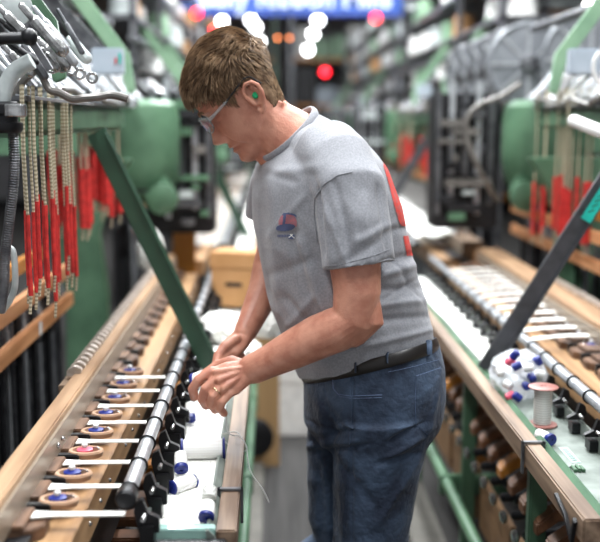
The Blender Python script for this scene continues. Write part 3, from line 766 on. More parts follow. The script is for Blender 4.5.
# plywood panel, wheel, carton in the aisle
mb = MB(); mb.box(-.16, .028, 4.18, 4.21, 0, .80)
tag(obj('plywood_panel', mb, M['ply'], loc=(-.05, 4.2, 0), bevel=.003), 'upright plywood panel behind the wooden rail below his hands', 'panel')
c = P(254, 437, Y=4.10)
E = empty('handwheel', c, 'dark green handwheel in front of the plywood panel', 'wheel')
mb = MB(); mb.lathe([(.02, -.02), (.07, -.015), (.085, 0), (.085, .02), (.07, .03), (.02, .035)], c, (0, -1, 0), 30); obj('wheel', mb, M['iron'], E)
mb = MB(); mb.cyl(c+V((0, .0, 0)), c+V((0, .072, 0)), .015); obj('shaft', mb, M['dsteel'], E)
carton((.14, 4.75, 0), .34, .3, .36, .0, 'low white carton standing on the floor in the aisle behind his legs', 'cartonw', False, True, 'white_carton')
carton((.2, 6.9, 0), .36, .4, .55, .0, 'grey carton farther down the aisle, above the white one', 'grey', False, False, 'grey_carton')

# ---------------------------------------------------------------- sign and lamps
E = empty('hanging_sign', (.3, 8.47, 2.38), 'long blue banner sign hanging across the aisle at the top of the picture', 'sign')
a = P(181, 16, Y=8.47); b_ = P(405, 14, Y=8.47)
mb = MB(); mb.box(a.x, b_.x, 8.45, 8.49, a.z, a.z+.42); obj('sign_board', mb, M['bluesign'], E, bevel=.004)
mb = MB(); mb.box(a.x, b_.x, 8.445, 8.449, a.z, a.z+.012); obj('sign_trim', mb, M['blue'], E)
for x in (a.x+.1, b_.x-.1):
    mb = MB(); mb.cyl((x, 8.47, a.z+.4), (x, 8.47, 4.6), .006, 8); obj('hanger', mb, M['dsteel'], E)
def text(body, px, py, Y, size, width, parent, m_, name):
    cu = bpy.data.curves.new(name, 'FONT'); cu.body = body; cu.size = size; cu.extrude = .002; cu.offset = .006
    o = bpy.data.objects.new(name, cu); COL.objects.link(o)
    me = bpy.data.meshes.new_from_object(o.evaluated_get(bpy.context.evaluated_depsgraph_get())); bpy.data.objects.remove(o)
    xs = [v.co.x for v in me.vertices]; w = max(xs)-min(xs); x0 = min(xs); p = P(px, py, Y=Y)
    for v in me.vertices:
        x = (v.co.x-x0)*width/w; y = v.co.y; z = v.co.z
        v.co = (p.x+x, Y-z, p.z+y)
    return meshobj(name, me, m_, parent)
text('Bally Ribbon Mills', 199, 6.5, 8.44, .27, (386-199)*8.44/1000, E, M['signtext'], 'sign_lettering')

def lamp(px, py, Y, r, m_, cat, lab, grp):
    p = P(px, py, Y=Y); E = empty('ceiling_lamp' if m_ == 'lampw' else 'signal_lamp', p, lab, cat, grp)
    mb = MB(); mb.sphere(p, r, 20, 14, (1, 1, 1)); obj('bulb', mb, M[m_], E)
    mb = MB(); mb.lathe([(r*.5, r*.86), (r*.55, r*1.0), (r*.3, r*1.5), (.008, r*1.6)], p, (0,0,1), 16); obj('socket', mb, M['dark'], E)
    mb = MB(); mb.cyl(p+V((0,0,r*1.5)), (p.x, p.y, 4.6), .006, 6); obj('cord', mb, M['dark'], E)
for i, (x, y, Y, r) in enumerate([(318, 20, 9, .045), (313, 34, 10.5, .045), (308, 50, 12, .05), (251, 20, 9.0, .04), (256, 27, 10, .04), (260, 41, 12, .04), (222, 21, 9.5, .04), (170, 36, 8, .04), (78, 2, 9, .045), (590, 6, 7, .035), (425, 6, 9, .05), (384, 8, 13, .03), (447, 74, 8, .035), (30, -2, 8, .05)]):
    lamp(x, y, Y, r, 'lampw', 'lamp', 'white glowing lamp, ' + ['upper one of the right-hand string above his nape', 'middle one of the right-hand string above his nape', 'lowest one of the right-hand string above his nape', 'upper one of the string just above his hair', 'middle one of the string just above his hair', 'lowest one of the string just above his hair', 'single one between the red light and his hair', 'dim one left of his head', 'at the top left above the green arms', 'at the top right corner', 'right of the sign', 'small one below the right end of the sign', 'low beside the wheels above the right looms', 'at the top left corner'][i], 'white ceiling lamps')
for i, (x, y, Y, r) in enumerate([(197, 13, 7.8, .035), (376, 18, 7.8, .035), (325, 72, 10, .04), (214, 30, 9.5, .03)]):
    lamp(x, y, Y, r, 'lampr', 'lamp', 'red signal light, ' + ['at the lower left corner of the blue sign', 'under the right part of the blue sign', 'lowest one, right of his neck', 'small one just above his hair'][i], 'red signal lights')
for i, (x, y) in enumerate([(277.5, 38), (289.5, 38)]):
    lamp(x, y, 8, .012, 'lampo', 'lamp', ['left one of the pair of orange lights above his nape', 'right one of the pair of orange lights above his nape'][i], 'orange lights')
# background overhead clutter: pipes and ducts
rnd = random.Random(3)
for i in range(6):
    y = 6.2+i*1.35; z = 2.75+.1*(i % 3)
    mb = MB(); mb.cyl((-5, y, z), (6, y, z), .03+.02*(i % 2), 12)
    for x in (-3.5, 4.5): mb.cyl((x, y, z), (x, y, 4.6), .01, 6)
    tag(obj('overhead_pipe', mb, M[['dsteel', 'dark', 'cast'][i % 3]], loc=(0, y, z)), 'pipe running across the mill under the ceiling, blurred', 'pipe', 'pipes under the ceiling')

# storage racks against the back wall
rnd = random.Random(17)
for i in range(5):
    x = -3.6+i*1.95
    E = empty('storage_rack', (x, 15.9, 0), 'tall metal storage rack of cartons by the back wall, ' + ['leftmost', 'second from the left', 'middle one', 'second from the right', 'rightmost'][i], 'rack', 'storage racks by the back wall')
    for sx in (0, 1.7):
        mb = MB(); mb.box(x+sx-.03, x+sx+.03, 15.5, 16.3, 0, 3.7); obj('upright', mb, M['green' if i % 2 else 'dsteel'], E)
    for z in (.3, 1.0, 1.7, 2.4, 3.1):
        mb = MB(); mb.box(x+.03, x+1.67, 15.5, 16.3, z-.04, z); obj('shelf', mb, M['orange'], E)
        xx = x+.08
        while xx < x+1.3:
            w = rnd.uniform(.2, .42); h = rnd.uniform(.25, .55)
            if rnd.random() < .8:
                mb = MB(); mb.box(xx, xx+w-.03, 15.55, 16.1, z+.001, z+h)
                tag(obj('carton', mb, M[rnd.choice(('card', 'cartonw', 'grey', 'cable', 'pgreen', 'dark'))], loc=(xx, 15.6, z)), 'carton stored on the blurred racks by the back wall', 'carton', 'cartons on the back racks')
            xx += w
# ---------------------------------------------------------------- the person
M['skin'] = mat('skin', '#cb927b', .42, 0, '#b37661', 32, bump=.22, bscale=260, sss=.08, spec=.5)
M['shirt'] = mat('heather_grey_cotton', '#95969b', .85, 0, '#84858b', 260, bump=.15, bscale=900, sheen=.2)
M['jeans'] = mat('blue_denim', '#465870', .8, 0, '#1a2538', 13, bump=1.0, bscale=70, detail=9, sheen=.1, fac=(.3, .62))
M['stitch'] = mat('denim_stitching', '#6d7fa0', .8)
M['belt'] = mat('belt_leather', '#1d1917', .4)
M['hair'] = mat('light_brown_hair', '#917860', .5, 0, '#634e3c', 60, spec=.15)
M['lens'] = mat('clear_lens', '#ffffff', .03, 0, '#ffffff', trans=1, ior=1.25)
M['frame'] = mat('clear_frame', '#e4e8ea', .1, 0, '#d8dcde', trans=.85, ior=1.35)
M['plug'] = mat('green_foam', '#15a86a', .6)
M['print'] = mat('red_print', '#d2473e', .8, 0, '#a8686a', 110, fac=(.45, .7))
M['printb'] = mat('navy_print', '#5a6489', .8)
M['printr'] = mat('faded_red_print', '#b8666e', .8, 0, '#8f7079', 300)
M['gold'] = mat('gold_ring', '#e8d9b0', .2, 1)
M['shoe'] = mat('shoe_leather', '#2b2420', .5)

PM = empty('person', (.2, 2.03, 0), 'man in a grey T-shirt and blue jeans bending over the thread in his hands', 'person')

AY = math.radians(15)
def tsec(Fp, Bp, rb, Y=2.05, tz=0):
    f = P(*Fp, Y=Y); b = P(*Bp, Y=Y); c = (f+b)/2; d = f-b; h = d.length/2
    ra = math.sqrt(max((h*h-(rb*math.sin(AY))**2), 1e-4))/math.cos(AY)
    g = V((d.x*math.cos(AY), -abs(d.x)*math.sin(AY), d.z)).normalized()
    l = V((math.sin(AY), -math.cos(AY), 0))
    return [c, g*ra, l*rb + V((0, 0, tz))]
def interp_secs(secs, n=6):
    out = []
    for i in range(len(secs)-1):
        p0, p1, p2, p3 = secs[max(i-1, 0)], secs[i], secs[i+1], secs[min(i+2, len(secs)-1)]
        for k in range(n):
            t = k/n
            out.append([.5*((2*p1[j])+(p2[j]-p0[j])*t+(2*p0[j]-5*p1[j]+4*p2[j]-p3[j])*t*t+(-p0[j]+3*p1[j]-3*p2[j]+p3[j])*t**3) for j in range(3)])
    out.append(secs[-1]); return out
def shrink(secs, d):
    return [[c, a*(1-d/a.length), b*(1-d/b.length)] for c, a, b in secs]
def ip(tab, z):
    # smooth interpolation of a table [(z, v...)]
    if z <= tab[0][0]: return tab[0][1:]
    if z >= tab[-1][0]: return tab[-1][1:]
    for i in range(len(tab)-1):
        if tab[i][0] <= z <= tab[i+1][0]:
            p1, p2 = tab[i], tab[i+1]; p0 = tab[max(i-1, 0)]; p3 = tab[min(i+2, len(tab)-1)]
            t = (z-p1[0])/(p2[0]-p1[0]); res = []
            for j in range(1, len(p1)):
                m1 = (p2[j]-p0[j])/max(p2[0]-p0[0], 1e-6)*(p2[0]-p1[0]); m2 = (p3[j]-p1[j])/max(p3[0]-p1[0], 1e-6)*(p2[0]-p1[0])
                res.append((2*t**3-3*t*t+1)*p1[j]+(t**3-2*t*t+t)*m1+(-2*t**3+3*t*t)*p2[j]+(t**3-t*t)*m2)
            return res

torso = [tsec((263, 159), (313, 110), .068), tsec((258, 167), (329, 118), .112), tsec((255, 181), (351, 131), .172),
         tsec((252, 200), (376, 153), .190), tsec((254, 228), (394, 188), .185), tsec((260, 262), (406, 230), .175),
         tsec((269, 302), (416, 276), .172, tz=.012), tsec((284, 338), (425, 310), .172, tz=.028), tsec((300, 377), (431, 346), .170, tz=.040)]
hips = [tsec((302, 370), (432, 341), .168, tz=.045), tsec((304, 378), (436, 350), .170, tz=.045), tsec((304, 400), (442, 378), .180, tz=.035), tsec((306, 425), (437, 420), .18, tz=.015), tsec((315, 440), (420, 440), .165)]

# --- head frame
hp, hy = math.radians(38), math.radians(7)
HF = V((-math.cos(hp)*math.cos(hy), -math.cos(hp)*math.sin(hy), -math.sin(hp)))
HL = V((math.sin(hy), -math.cos(hy), 0)); HU = HF.cross(HL)
if HU.z < 0: HU = -HU
HO = P(250.5, 97.5, Y=2.05)
def H(x, y, z): return HO + HF*x + HL*y + HU*z
HT = [  # z, front, back, halfwidth
 (-.103, .076, .045, .012), (-.098, .085, .020, .025), (-.088, .0905, -.005, .036), (-.075, .0895, -.030, .046), (-.060, .0915, -.045, .053), (-.045, .094, -.050, .058),
 (-.030, .0945, -.054, .062), (-.010, .0935, -.058, .066), (.015, .0925, -.062, .070), (.035, .098, -.065, .0725), (.055, .099, -.067, .074), (.078, .090, -.066, .0735),
 (.096, .074, -.061, .067), (.111, .051, -.050, .055), (.122, .024, -.030, .036), (.127, .003, -.008, .010)]
def g1(x, m, s): return math.exp(-((x-m)/s)**2)
def head_pt(z, th):
    xf, xb, w = ip(HT, z)
    c = (xf+xb)/2; r = (xf-xb)/2; e = 2/2.25
    ct, st = math.cos(th), math.sin(th)
    x = c + r*math.copysign(abs(ct)**e, ct); y = w*math.copysign(abs(st)**e, st)
    if x > 0: y *= 1-.20*(x/max(xf, .01))**2*(1 if z < .06 else .6)
    if ct > 0:
        ay = abs(y)
        # nose
        nz = 0
        if -.044 < z < .024:
            t = (.024-z)/.050
            nz = .0235*min(t, 1)**1.1 if z > -.026 else .0235*max(0, 1-((-.026-z)/.0155)**2)
        sg = .0075 + .0065*max(0, min(1, (.02-z)/.045))
        x += nz*math.exp(-(ay/sg)**2.4)
        x += .007*g1(ay, .015, .006)*g1(z, -.031, .009)
        # sockets, brow, lids
        x -= .015*g1(ay, .031, .015)*g1(z, .016, .0105)
        x -= .004*g1(ay, .021, .0035)*g1(z, -.030, .008)
        x -= .005*g1(ay, .008, .004)*g1(z, -.0405, .003)
        x += .0085*g1(ay, .032, .011)*g1(z, .011, .007)
        x -= .003*g1(ay, .032, .013)*g1(z, .004, .0022)
        x += .005*g1(ay, .028, .020)*g1(z, .034, .006)
        x -= .004*g1(ay, 0, .006)*g1(z, .024, .01)
        # lips
        mw = math.exp(-(ay/.023)**4)
        x += .0045*mw*g1(z, -.0525, .0045) + .005*mw*g1(z, -.064, .005)
        x -= .010*math.exp(-(ay/.027)**6)*g1(z, -.0582, .0024)
        x -= .003*g1(ay, .027, .006)*g1(z, -.060, .006)
        # cheeks, nasolabial fold
        x += .004*g1(ay, .043, .016)*g1(z, -.012, .02)
        nl = .017+.42*max(0, -.028-z)
        if -.072 < z < -.026: x -= .0055*g1(ay, nl+.004, .0032)
        x += .0035*g1(ay, nl+.013, .007)*g1(z, -.048, .016)
        x += .003*g1(ay, 0, .02)*g1(z, -.086, .01)
    return x, y, z
def build_head():
    mb = MB(); NZ, NT = 130, 120; z0, z1 = HT[0][0], HT[-1][0]
    vs = []; fs = []
    for j in range(NZ+1):
        z = z0+(z1-z0)*j/NZ
        for i in range(NT):
            # denser near the face front
            t = 2*PI*i/NT; t = t - .45*math.sin(t)
            vs.append(H(*head_pt(z, t)))
    for j in range(NZ):
        for i in range(NT):
            i2 = (i+1) % NT; fs.append((j*NT+i, j*NT+i2, (j+1)*NT+i2, (j+1)*NT+i))
    fs.append(tuple(range(NT-1, -1, -1))); fs.append(tuple(NZ*NT+i for i in range(NT)))
    mb.add(vs, fs); return mb
body = build_head()
# ears
for sg in (1, -1):
    EX, EZ = .001, -.003
    def E_(x, z, o): return H(EX+x, sg*(.0695+o), EZ+z)
    helix = [E_(.010, -.002, .004), E_(.014, .012, .007), E_(.011, .025, .009), E_(0, .033, .012), E_(-.012, .030, .016), E_(-.019, .018, .019), E_(-.018, .003, .018), E_(-.012, -.012, .014), E_(-.004, -.024, .009), E_(.005, -.030, .004), E_(.008, -.022, .001)]
    body.tube(helix, [.0038, .004, .0042, .0045, .0045, .0045, .0042, .0042, .005, .0058, .004], 10, rnd=True)
    body.tube([E_(-.008, .022, .008), E_(-.012, .010, .011), E_(-.010, -.004, .010), E_(-.003, -.014, .007)], [.0045, .004, .0042, .004], 8, rnd=True)  # antihelix
    body.tube([E_(.010, .004, .004), E_(.009, -.004, .006), E_(.006, -.010, .004)], .0042, 8, rnd=True)  # tragus
    mb = MB(); mb.sphere((0,0,0), 1, 16, 10)
    body.add([E_(-.003+v.x*.016, .003+v.z*.028, -.001+v.y*.006) for v in mb.v], mb.f)
# neck
nk = [(244, 92, .044), (257, 108, .052), (271, 124, .056), (287, 136, .064), (303, 155, .082), (318, 178, .11)]
body.tube([P(x, y, Y=2.05) for x, y, r in nk], [(r, r*.98) for x, y, r in nk], 28, rnd=True)
# throat under the jaw
body.tube([P(251, 150, Y=2.05), P(262, 150, Y=2.05), P(275, 158, Y=2.05)], [.014, .026, .035], 16, rnd=True)
# tendons
body.tube([H(-.038, .040, -.04), P(274, 128, Y=2.008), P(268, 163, Y=2.03)], [.008, .009, .008], 12)
# torso under clothes
body.loft(interp_secs(shrink(torso, .012)), 32, 2.15)
body.loft(interp_secs(shrink(hips, .028)), 32, 2.1)
legN = [(378, 425, 1.965, .100), (376, 470, 1.962, .088), (372, 542, 1.96, .078)]
def leg(top, kneeX, footX, Yk, Yf, d=0):
    pts = [P(a, b, Y=Y) for a, b, Y, r in top]; rr = [r-d for *_, r in top]
    pts += [V((kneeX, Yk, .52)), V((kneeX+.02, Yk, .38)), V((footX, Yf, .10))]
    rr += [.070-d, .066-d, .060-d]
    return pts, rr
LN = ([(380, 412, 1.965, .112), (381, 440, 1.965, .100), (377, 470, 1.965, .091), (373, 505, 1.965, .083), (370, 542, 1.965, .078)], .19, .22, 1.97, 1.97)
LF = ([(356, 415, 2.12, .105), (350, 445, 2.13, .098), (346, 480, 2.13, .088), (343, 520, 2.13, .078), (342, 550, 2.13, .073)], .11, .13, 2.13, 2.13)
for L_ in (LN, LF):
    p_, r_ = leg(*L_, d=.024); body.tube(p_, [(r, r) for r in r_], 20, rnd=True)
    fx = L_[2]; fy = L_[4]
    body.tube([V((fx+.01, fy, .06)), V((fx-.05, fy-.01, .045)), V((fx-.15, fy-.02, .032))], [.035, .036, .028], 12, rnd=True)
# near arm
def A(*l): return [P(x, y, Y=Y) for x, y, Y, *_ in l]
armN = [(345, 185, 1.90, .055), (350, 215, 1.868, .055), (355, 262, 1.85, .0515), (357, 292, 1.842, .049), (353, 318, 1.842, .046), (338, 329, 1.85, .047), (318, 337, 1.865, .046), (292, 350, 1.885, .040), (268, 362, 1.905, .032), (252, 369.5, 1.918, .0275)]
rat = [1, 1, .95, .92, .92, .92, .92, .95, 1, 1.1]
body.tube(A(*armN), [(l[3]*k, l[3]*.95) for l, k in zip(armN, rat)], 24, ref=(0, -1, 0), rnd=True)
# elbow point
body.tube(A((362, 300, 1.845), (366, 318, 1.845), (352, 330, 1.848)), [.034, .036, .034], 16, rnd=True)
armF = [(292, 185, 2.20, .05), (280, 215, 2.225, .05), (276, 250, 2.23, .043), (270, 270, 2.21, .040), (264, 292, 2.17, .036), (253, 316, 2.13, .029), (245, 333, 2.10, .0245)]
body.tube(A(*armF), [(l[3], l[3]) for l in armF], 20, ref=(0, -1, 0), rnd=True)
# near hand
def palm(pts, ra, n): body.tube(pts, ra, 18, ref=n, rnd=True)
nrm = V((-.25, -.85, .45)).normalized()
palm(A((254, 368.5, 1.918), (243, 373, 1.915), (232, 378, 1.912), (222, 382, 1.912)), [(.024, .018), (.028, .0165), (.036, .0155), (.036, .0135)], nrm)
def finger(l, r0=.0092): body.tube(A(*l), [r0*k for k in (1.08, 1.05, .98, 1.0, .93, .88)][:len(l)], 12, rnd=True)
finger([(228, 371, 1.925), (212, 371.5, 1.922), (198, 380, 1.918), (192.5, 389, 1.925), (194.5, 397, 1.94)], .0100)
finger([(230, 376, 1.915), (216, 379, 1.906), (205, 389, 1.897), (202, 399, 1.905), (206, 405.5, 1.922)], .0100)
finger([(232, 382, 1.908), (221, 387, 1.896), (213, 396, 1.887), (211, 405, 1.895), (215, 410, 1.912)], .0094)
finger([(236, 388, 1.903), (229, 394, 1.892), (222, 402, 1.886), (220, 409, 1.893), (224, 413.5, 1.908)], .0086)
finger([(246, 366, 1.938), (232, 361, 1.955), (218, 365, 1.963), (206, 374, 1.958), (199, 382, 1.95)], .0112)
# knuckle ridges and tendons
for a_, b_ in (((240, 368, 1.902), (216, 372, 1.906)), ((240, 372, 1.900), (219, 380, 1.893)), ((241, 376, 1.899), (224, 388, 1.886))):
    body.tube(A(a_, b_), [.0045, .0075], 8, rnd=True)
# far hand
palm(A((246, 332, 2.10), (238, 342, 2.085), (230, 350, 2.07)), [(.022, .018), (.028, .017), (.030, .016)], V((-.5, -.7, .5)).normalized())
finger([(236, 340, 2.07), (225, 347, 2.055), (218.5, 356, 2.04), (217, 366, 2.02)], .0115)
finger([(232, 352, 2.06), (222, 360, 2.04), (213, 368, 2.02), (208, 376, 2.01)], .0098)
finger([(234, 356, 2.06), (226, 366, 2.04), (219, 376, 2.02), (213, 382, 2.01)], .0098)
finger([(238, 358, 2.065), (232, 368, 2.05), (226, 378, 2.03), (220, 385, 2.015)], .0092)
finger([(241, 356, 2.075), (238, 367, 2.06), (234, 378, 2.045), (229, 386, 2.03)], .0084)
me = remeshed(body, .0024, 2)
skin = meshobj('body', me, M['skin'], PM)
PMO = V(PM['_o'])

# --- T-shirt
sh = MB()
sh.loft(interp_secs(torso), 40, 2.2)
slN = [(325, 150, 1.98, .070), (338, 166, 1.925, .074), (348, 190, 1.878, .074), (354, 225, 1.86, .071), (358, 258, 1.852, .0705), (359, 266, 1.85, .071)]
inner = [(358, 262, 1.852, .065), (356, 245, 1.855, .060), (354, 235, 1.857, .030)]
allp = A(*slN)+A(*inner); rr = [(l[3], l[3]) for l in slN+inner]
# hem plane slightly tilted like the photo: low at the front
sh.tube(allp[:6], rr[:6], 32, ref=(0, -1, 0))
slF = [(302, 160, 2.10, .075), (288, 172, 2.18, .072), (278, 192, 2.215, .068), (274, 212, 2.22, .064), (272, 222, 2.222, .063)]
sh.tube(A(*slF), [l[3] for l in slF], 28, ref=(0, -1, 0), rnd=False)
# soft trapezius fill
sh.tube(A((312, 150, 2.0), (328, 162, 1.96)), [.055, .066], 20, rnd=True)
sh.tube(A((300, 152, 2.10), (304, 162, 2.13)), [.05, .058], 20, rnd=True)
me = remeshed(sh, .004, 6)
def to_px(p):
    d = p-CAM; w = d.dot(CF); return 300+F*d.dot(CR)/w, 271-F*d.dot(CU)/w
def fold(px, py, lines):
    s_ = 0
    for (x0, y0, x1, y1, wd, am) in lines:
        dx, dy = x1-x0, y1-y0; L = math.hypot(dx, dy); t = ((px-x0)*dx+(py-y0)*dy)/L/L; d = ((px-x0)*-dy+(py-y0)*dx)/L
        e = 1 if 0 <= t <= 1 else math.exp(-((min(abs(t), abs(t-1))*L/8)**2))
        s_ += am*math.exp(-(d/wd)**2)*e
    return s_
LNS = [(335, 185, 352, 250, 3, -.002), (322, 200, 345, 262, 3, .002), (360, 240, 390, 225, 4, .002), (345, 262, 388, 236, 4, -.002), (395, 262, 422, 300, 3, -.003), (385, 300, 425, 275, 3, -.003), (300, 200, 270, 235, 4, .0015), (305, 262, 270, 275, 5, -.002), (310, 300, 285, 330, 4, .002), (316, 196, 322, 250, 2.6, -.006), (312, 178, 318, 215, 4, -.003), (325, 215, 330, 262, 5, .0025), (345, 215, 352, 262, 4, -.002), (366, 200, 372, 258, 5, .002), (380, 190, 388, 250, 3, -.003),
       (388, 262, 425, 250, 4, -.005), (380, 275, 428, 262, 5, .005), (378, 290, 428, 286, 4, -.004), (372, 305, 430, 300, 4.5, .004), (360, 322, 430, 316, 4, -.004),
       (270, 180, 276, 290, 6, .003), (292, 235, 312, 320, 6, -.004), (258, 210, 268, 290, 4, -.003), (300, 245, 330, 330, 5, .004), (285, 300, 330, 352, 4, -.003), (275, 310, 320, 360, 4, .003),
       (262, 172, 290, 180, 4, -.002), (280, 172, 310, 168, 5, .002), (395, 230, 414, 225, 3, -.003), (335, 270, 350, 340, 5, -.004), (330, 355, 430, 330, 3, .003)]
zN = M  # placeholder name not used in geometry
me.calc_loop_triangles() if hasattr(me, 'calc_loop_triangles') else None
nrms = [v.normal.copy() for v in me.vertices]
for v, nn in zip(me.vertices, nrms):
    p = v.co.copy(); px, py = to_px(p)
    k = max(0, -nn.dot((p-CAM).normalized()))**.5
    d = fold(px, py, LNS)*k
    q_ = V((p.x*7, p.y*7, p.z*16)); d = d*2.0 + .003*noise.noise(q_) + .0016*noise.noise(V((p.x*30, p.y*14, p.z*14)))
    q2 = V((p.x*9+p.z*8, p.y*5, p.z*5-p.x*4)); d += .0055*(noise.ridged_multi_fractal(q2, 1, 2, 2, 1, 2)-1.2)*.5 - .0015
    v.co = p + nn*d
me.update()
shirt = meshobj('t_shirt', me, M['shirt'], PM)
# collar
cs = tsec((263, 158), (315, 107), .071)
def ringpath(c, a, b, n=48): return [V(c)+V(a)*math.cos(2*PI*i/n)+V(b)*math.sin(2*PI*i/n) for i in range(n+1)]
cm = MB(); rp = ringpath(cs[0]-V((0,0,.004)), cs[1]*.97, cs[2]*.99)
cm.tube(rp, [(.0045, .0095)]*len(rp), 10, ref=(cs[1].cross(cs[2])).normalized())
obj('collar', cm, M['shirt'], PM)

def surf_bvh(o):
    off = V(PM['_o']); me = o.data
    return BVHTree.FromPolygons([v.co+off for v in me.vertices], [tuple(p.vertices) for p in me.polygons])
B_shirt = surf_bvh(shirt)
def cast(bvh, px, py, lift=.0015):
    h = bvh.ray_cast(CAM, ray(px, py).normalized())
    return None if h[0] is None else h[0]+h[1]*lift*(1 if h[1].dot(ray(px, py)) < 0 else -1)
def seam(bvh, pts, m_, name, r=.0011, parent=PM, lift=.0005, label=None):
    pl_ = []
    for i in range(len(pts)-1):
        n = max(2, int(math.dist(pts[i], pts[i+1])/3))
        for k in range(n): pl_.append((pts[i][0]+(pts[i+1][0]-pts[i][0])*k/n, pts[i][1]+(pts[i+1][1]-pts[i][1])*k/n))
    pl_.append(pts[-1]); w = [cast(bvh, *p, lift) for p in pl_]
    w = [p for p in w if p is not None]
    runs = [[]]
    for p in w:
        if runs[-1] and (p-runs[-1][-1]).length > .03: runs.append([])
        runs[-1].append(p)
    mb = MB()
    for rn in runs:
        if len(rn) > 1: mb.tube(rn, r, 6)
    if mb.v: return obj(name, mb, m_, parent, label=label)
def patch(bvh, x0, x1, y0, y1, fn, m_, name, step=.5, lift=.0012, parent=PM, origin=None, label=None):
    mb = MB(); idx = {}
    nx = int((x1-x0)/step)+1; ny = int((y1-y0)/step)+1; vs = []; fs = []
    def g(i, j):
        if (i, j) in idx: return idx[(i, j)]
        p = cast(bvh, x0+i*step, y0+j*step, lift) if origin is None else origin(x0+i*step, y0+j*step)
        idx[(i, j)] = None if p is None else len(vs)
        if p is not None: vs.append(p)
        return idx[(i, j)]
    for j in range(ny):
        for i in range(nx):
            if fn(x0+(i+.5)*step, y0+(j+.5)*step):
                q_ = [g(i, j), g(i+1, j), g(i+1, j+1), g(i, j+1)]
                if None not in q_ and max((vs[q_[0]]-vs[k]).length for k in q_[1:]) < .05: fs.append(tuple(q_))
    mb.add(vs, fs)
    if fs:
        me = bpy.data.meshes.new(name); off = V(PM['_o'])
        me.from_pydata([v-off for v in mb.v], [], mb.f); me.update(); me.materials.append(m_)
        o = bpy.data.objects.new(name, me); COL.objects.link(o); o.parent = parent; o['_o'] = list(off)
        if label: o['label'] = label
        return o
# sleeve seam, hem stitching
seam(B_shirt, [(352, 172), (338, 175), (324, 184), (315, 198), (314, 215), (317, 240)], M['shirt'], 'sleeve_seam', .0016, parent=shirt)
seam(B_shirt, [(325, 266), (340, 264.5), (358, 260), (375, 255), (390, 249)], M['shirt'], 'sleeve_hem', .0009, parent=shirt)
# chest emblem: faded red dome over a navy swoosh, with a small strip of marks below
def dome(x, y):
    u, v = (x-288)/9.2, (y-224)/11
    return (u*u+v*v < 1 and y < 225.5+.12*(x-288)) and not (abs(x-285.3+(y-215)*.12) < 1.3)
patch(B_shirt, 277, 299, 211, 230, dome, M['printr'], 'chest_emblem', parent=shirt, label='faded red dome emblem')
def sw(x, y):
    u = (x-286)/9.5; return (u*u+((y-227.2+.10*(x-286))/3.6)**2 < 1) or (abs(x-285.3+(y-215)*.12) < 1.3 and 213.2 < y < 226) or (283 < x < 297 and abs(y-(213.6+((x-289)/8)**2*2.5)) < .9)
patch(B_shirt, 276, 300, 212, 233, sw, M['printb'], 'emblem_swoosh', lift=.0017, parent=shirt, label='navy swoosh under the dome')
patch(B_shirt, 277, 296, 233.5, 240, lambda x, y: (278 < x < 288 and 234.5 < y < 236.8 and int(x*2) % 3) or (288.5 < x < 295 and 234.5 < y < 239), M['printb'], 'emblem_lettering', lift=.0014, parent=shirt)
patch(B_shirt, 288, 296, 234, 240, lambda x, y: (abs(y-236.7+(x-290)*.9) < .7 or abs(y-236.7-(x-293.5)*.9) < .6) and 288.8 < x < 294.8, M['white'], 'emblem_cross', lift=.002, parent=shirt)
# red print across the back of the shirt
dirb = V((-1, .30, 0)).normalized()
def back_pt(a, z):
    o_ = V((1.2, 2.05, 0)) + V((.30, 1, 0)).normalized()*a; o_.z = z
    h = B_shirt.ray_cast(o_, dirb)
    return None if h[0] is None or h[0].x < .15 else h[0]-dirb*.0018
def bf(a, z):
    zz = (z-1.33)/.12; w_ = .20*(1-.15*math.sin(z*60))
    return (abs(zz) < 1 and abs(a+.0) < w_*math.sqrt(max(0, 1-zz*zz))**.5 and not (abs((z-1.30)-.3*a) < .008)) or (1.175 < z < 1.20 and abs(a) < .14 and (int((a+1)*50) % 3))
pr = patch(None, -.24, .19, 1.17, 1.46, bf, M['print'], 'back_print', step=.006, origin=back_pt, parent=shirt, label='large red graphic on the back')

def xl(y):
    tb = [(158, 386), (166, 385.5), (185, 391), (205, 396), (222, 401), (228, 405), (238, 405.5), (256, 409)]
    for a, b in zip(tb, tb[1:]):
        if a[0] <= y <= b[0]: return a[1]+(b[1]-a[1])*(y-a[0])/(b[0]-a[0])
    return 999
patch(B_shirt, 380, 425, 158, 257, lambda x, y: x > xl(y)-2.5 and not 226 < y < 236, M['print'], 'back_print', lift=.0014, parent=shirt, label='near edge of the red graphic on the back')

# --- jeans
jn = MB()
jn.loft(interp_secs(hips), 36, 2.15)
for L_ in (LN, LF):
    p_, r_ = leg(*L_); jn.tube(p_, [(r, r) for r in r_], 28)
me = remeshed(jn, .004, 8)
JL = [(308, 440, 345, 432, 2.5, -.004), (306, 447, 350, 442, 3, .004), (322, 452, 360, 446, 2.5, -.003), (320, 400, 340, 425, 4, -.003), (420, 425, 395, 440, 3, -.005), (418, 440, 392, 455, 3, .004), (415, 455, 385, 462, 3, -.004),
      (330, 425, 334, 542, 5, -.006), (318, 400, 330, 470, 4, .003), (400, 490, 380, 520, 4, .003), (345, 470, 370, 500, 4, -.003), (352, 378, 352, 540, 1.4, -.0015), (306, 420, 330, 432, 2, -.003), (318, 470, 322, 530, 4, -.003), (436, 400, 428, 430, 3, .003)]
nrms = [v.normal.copy() for v in me.vertices]
for v, nn in zip(me.vertices, nrms):
    p = v.co.copy(); px, py = to_px(p); k = max(0, -nn.dot((p-CAM).normalized()))**.5
    d = fold(px, py, JL)*k*2.0
    d += .0025*noise.noise(V((p.x*9, p.y*9, p.z*22))) + .0055*(noise.ridged_multi_fractal(V((p.x*10+p.z*3, p.y*6, p.z*14-p.x*7)), 1, 2, 2, 1, 2)-1.2)*.5
    v.co = p+nn*d
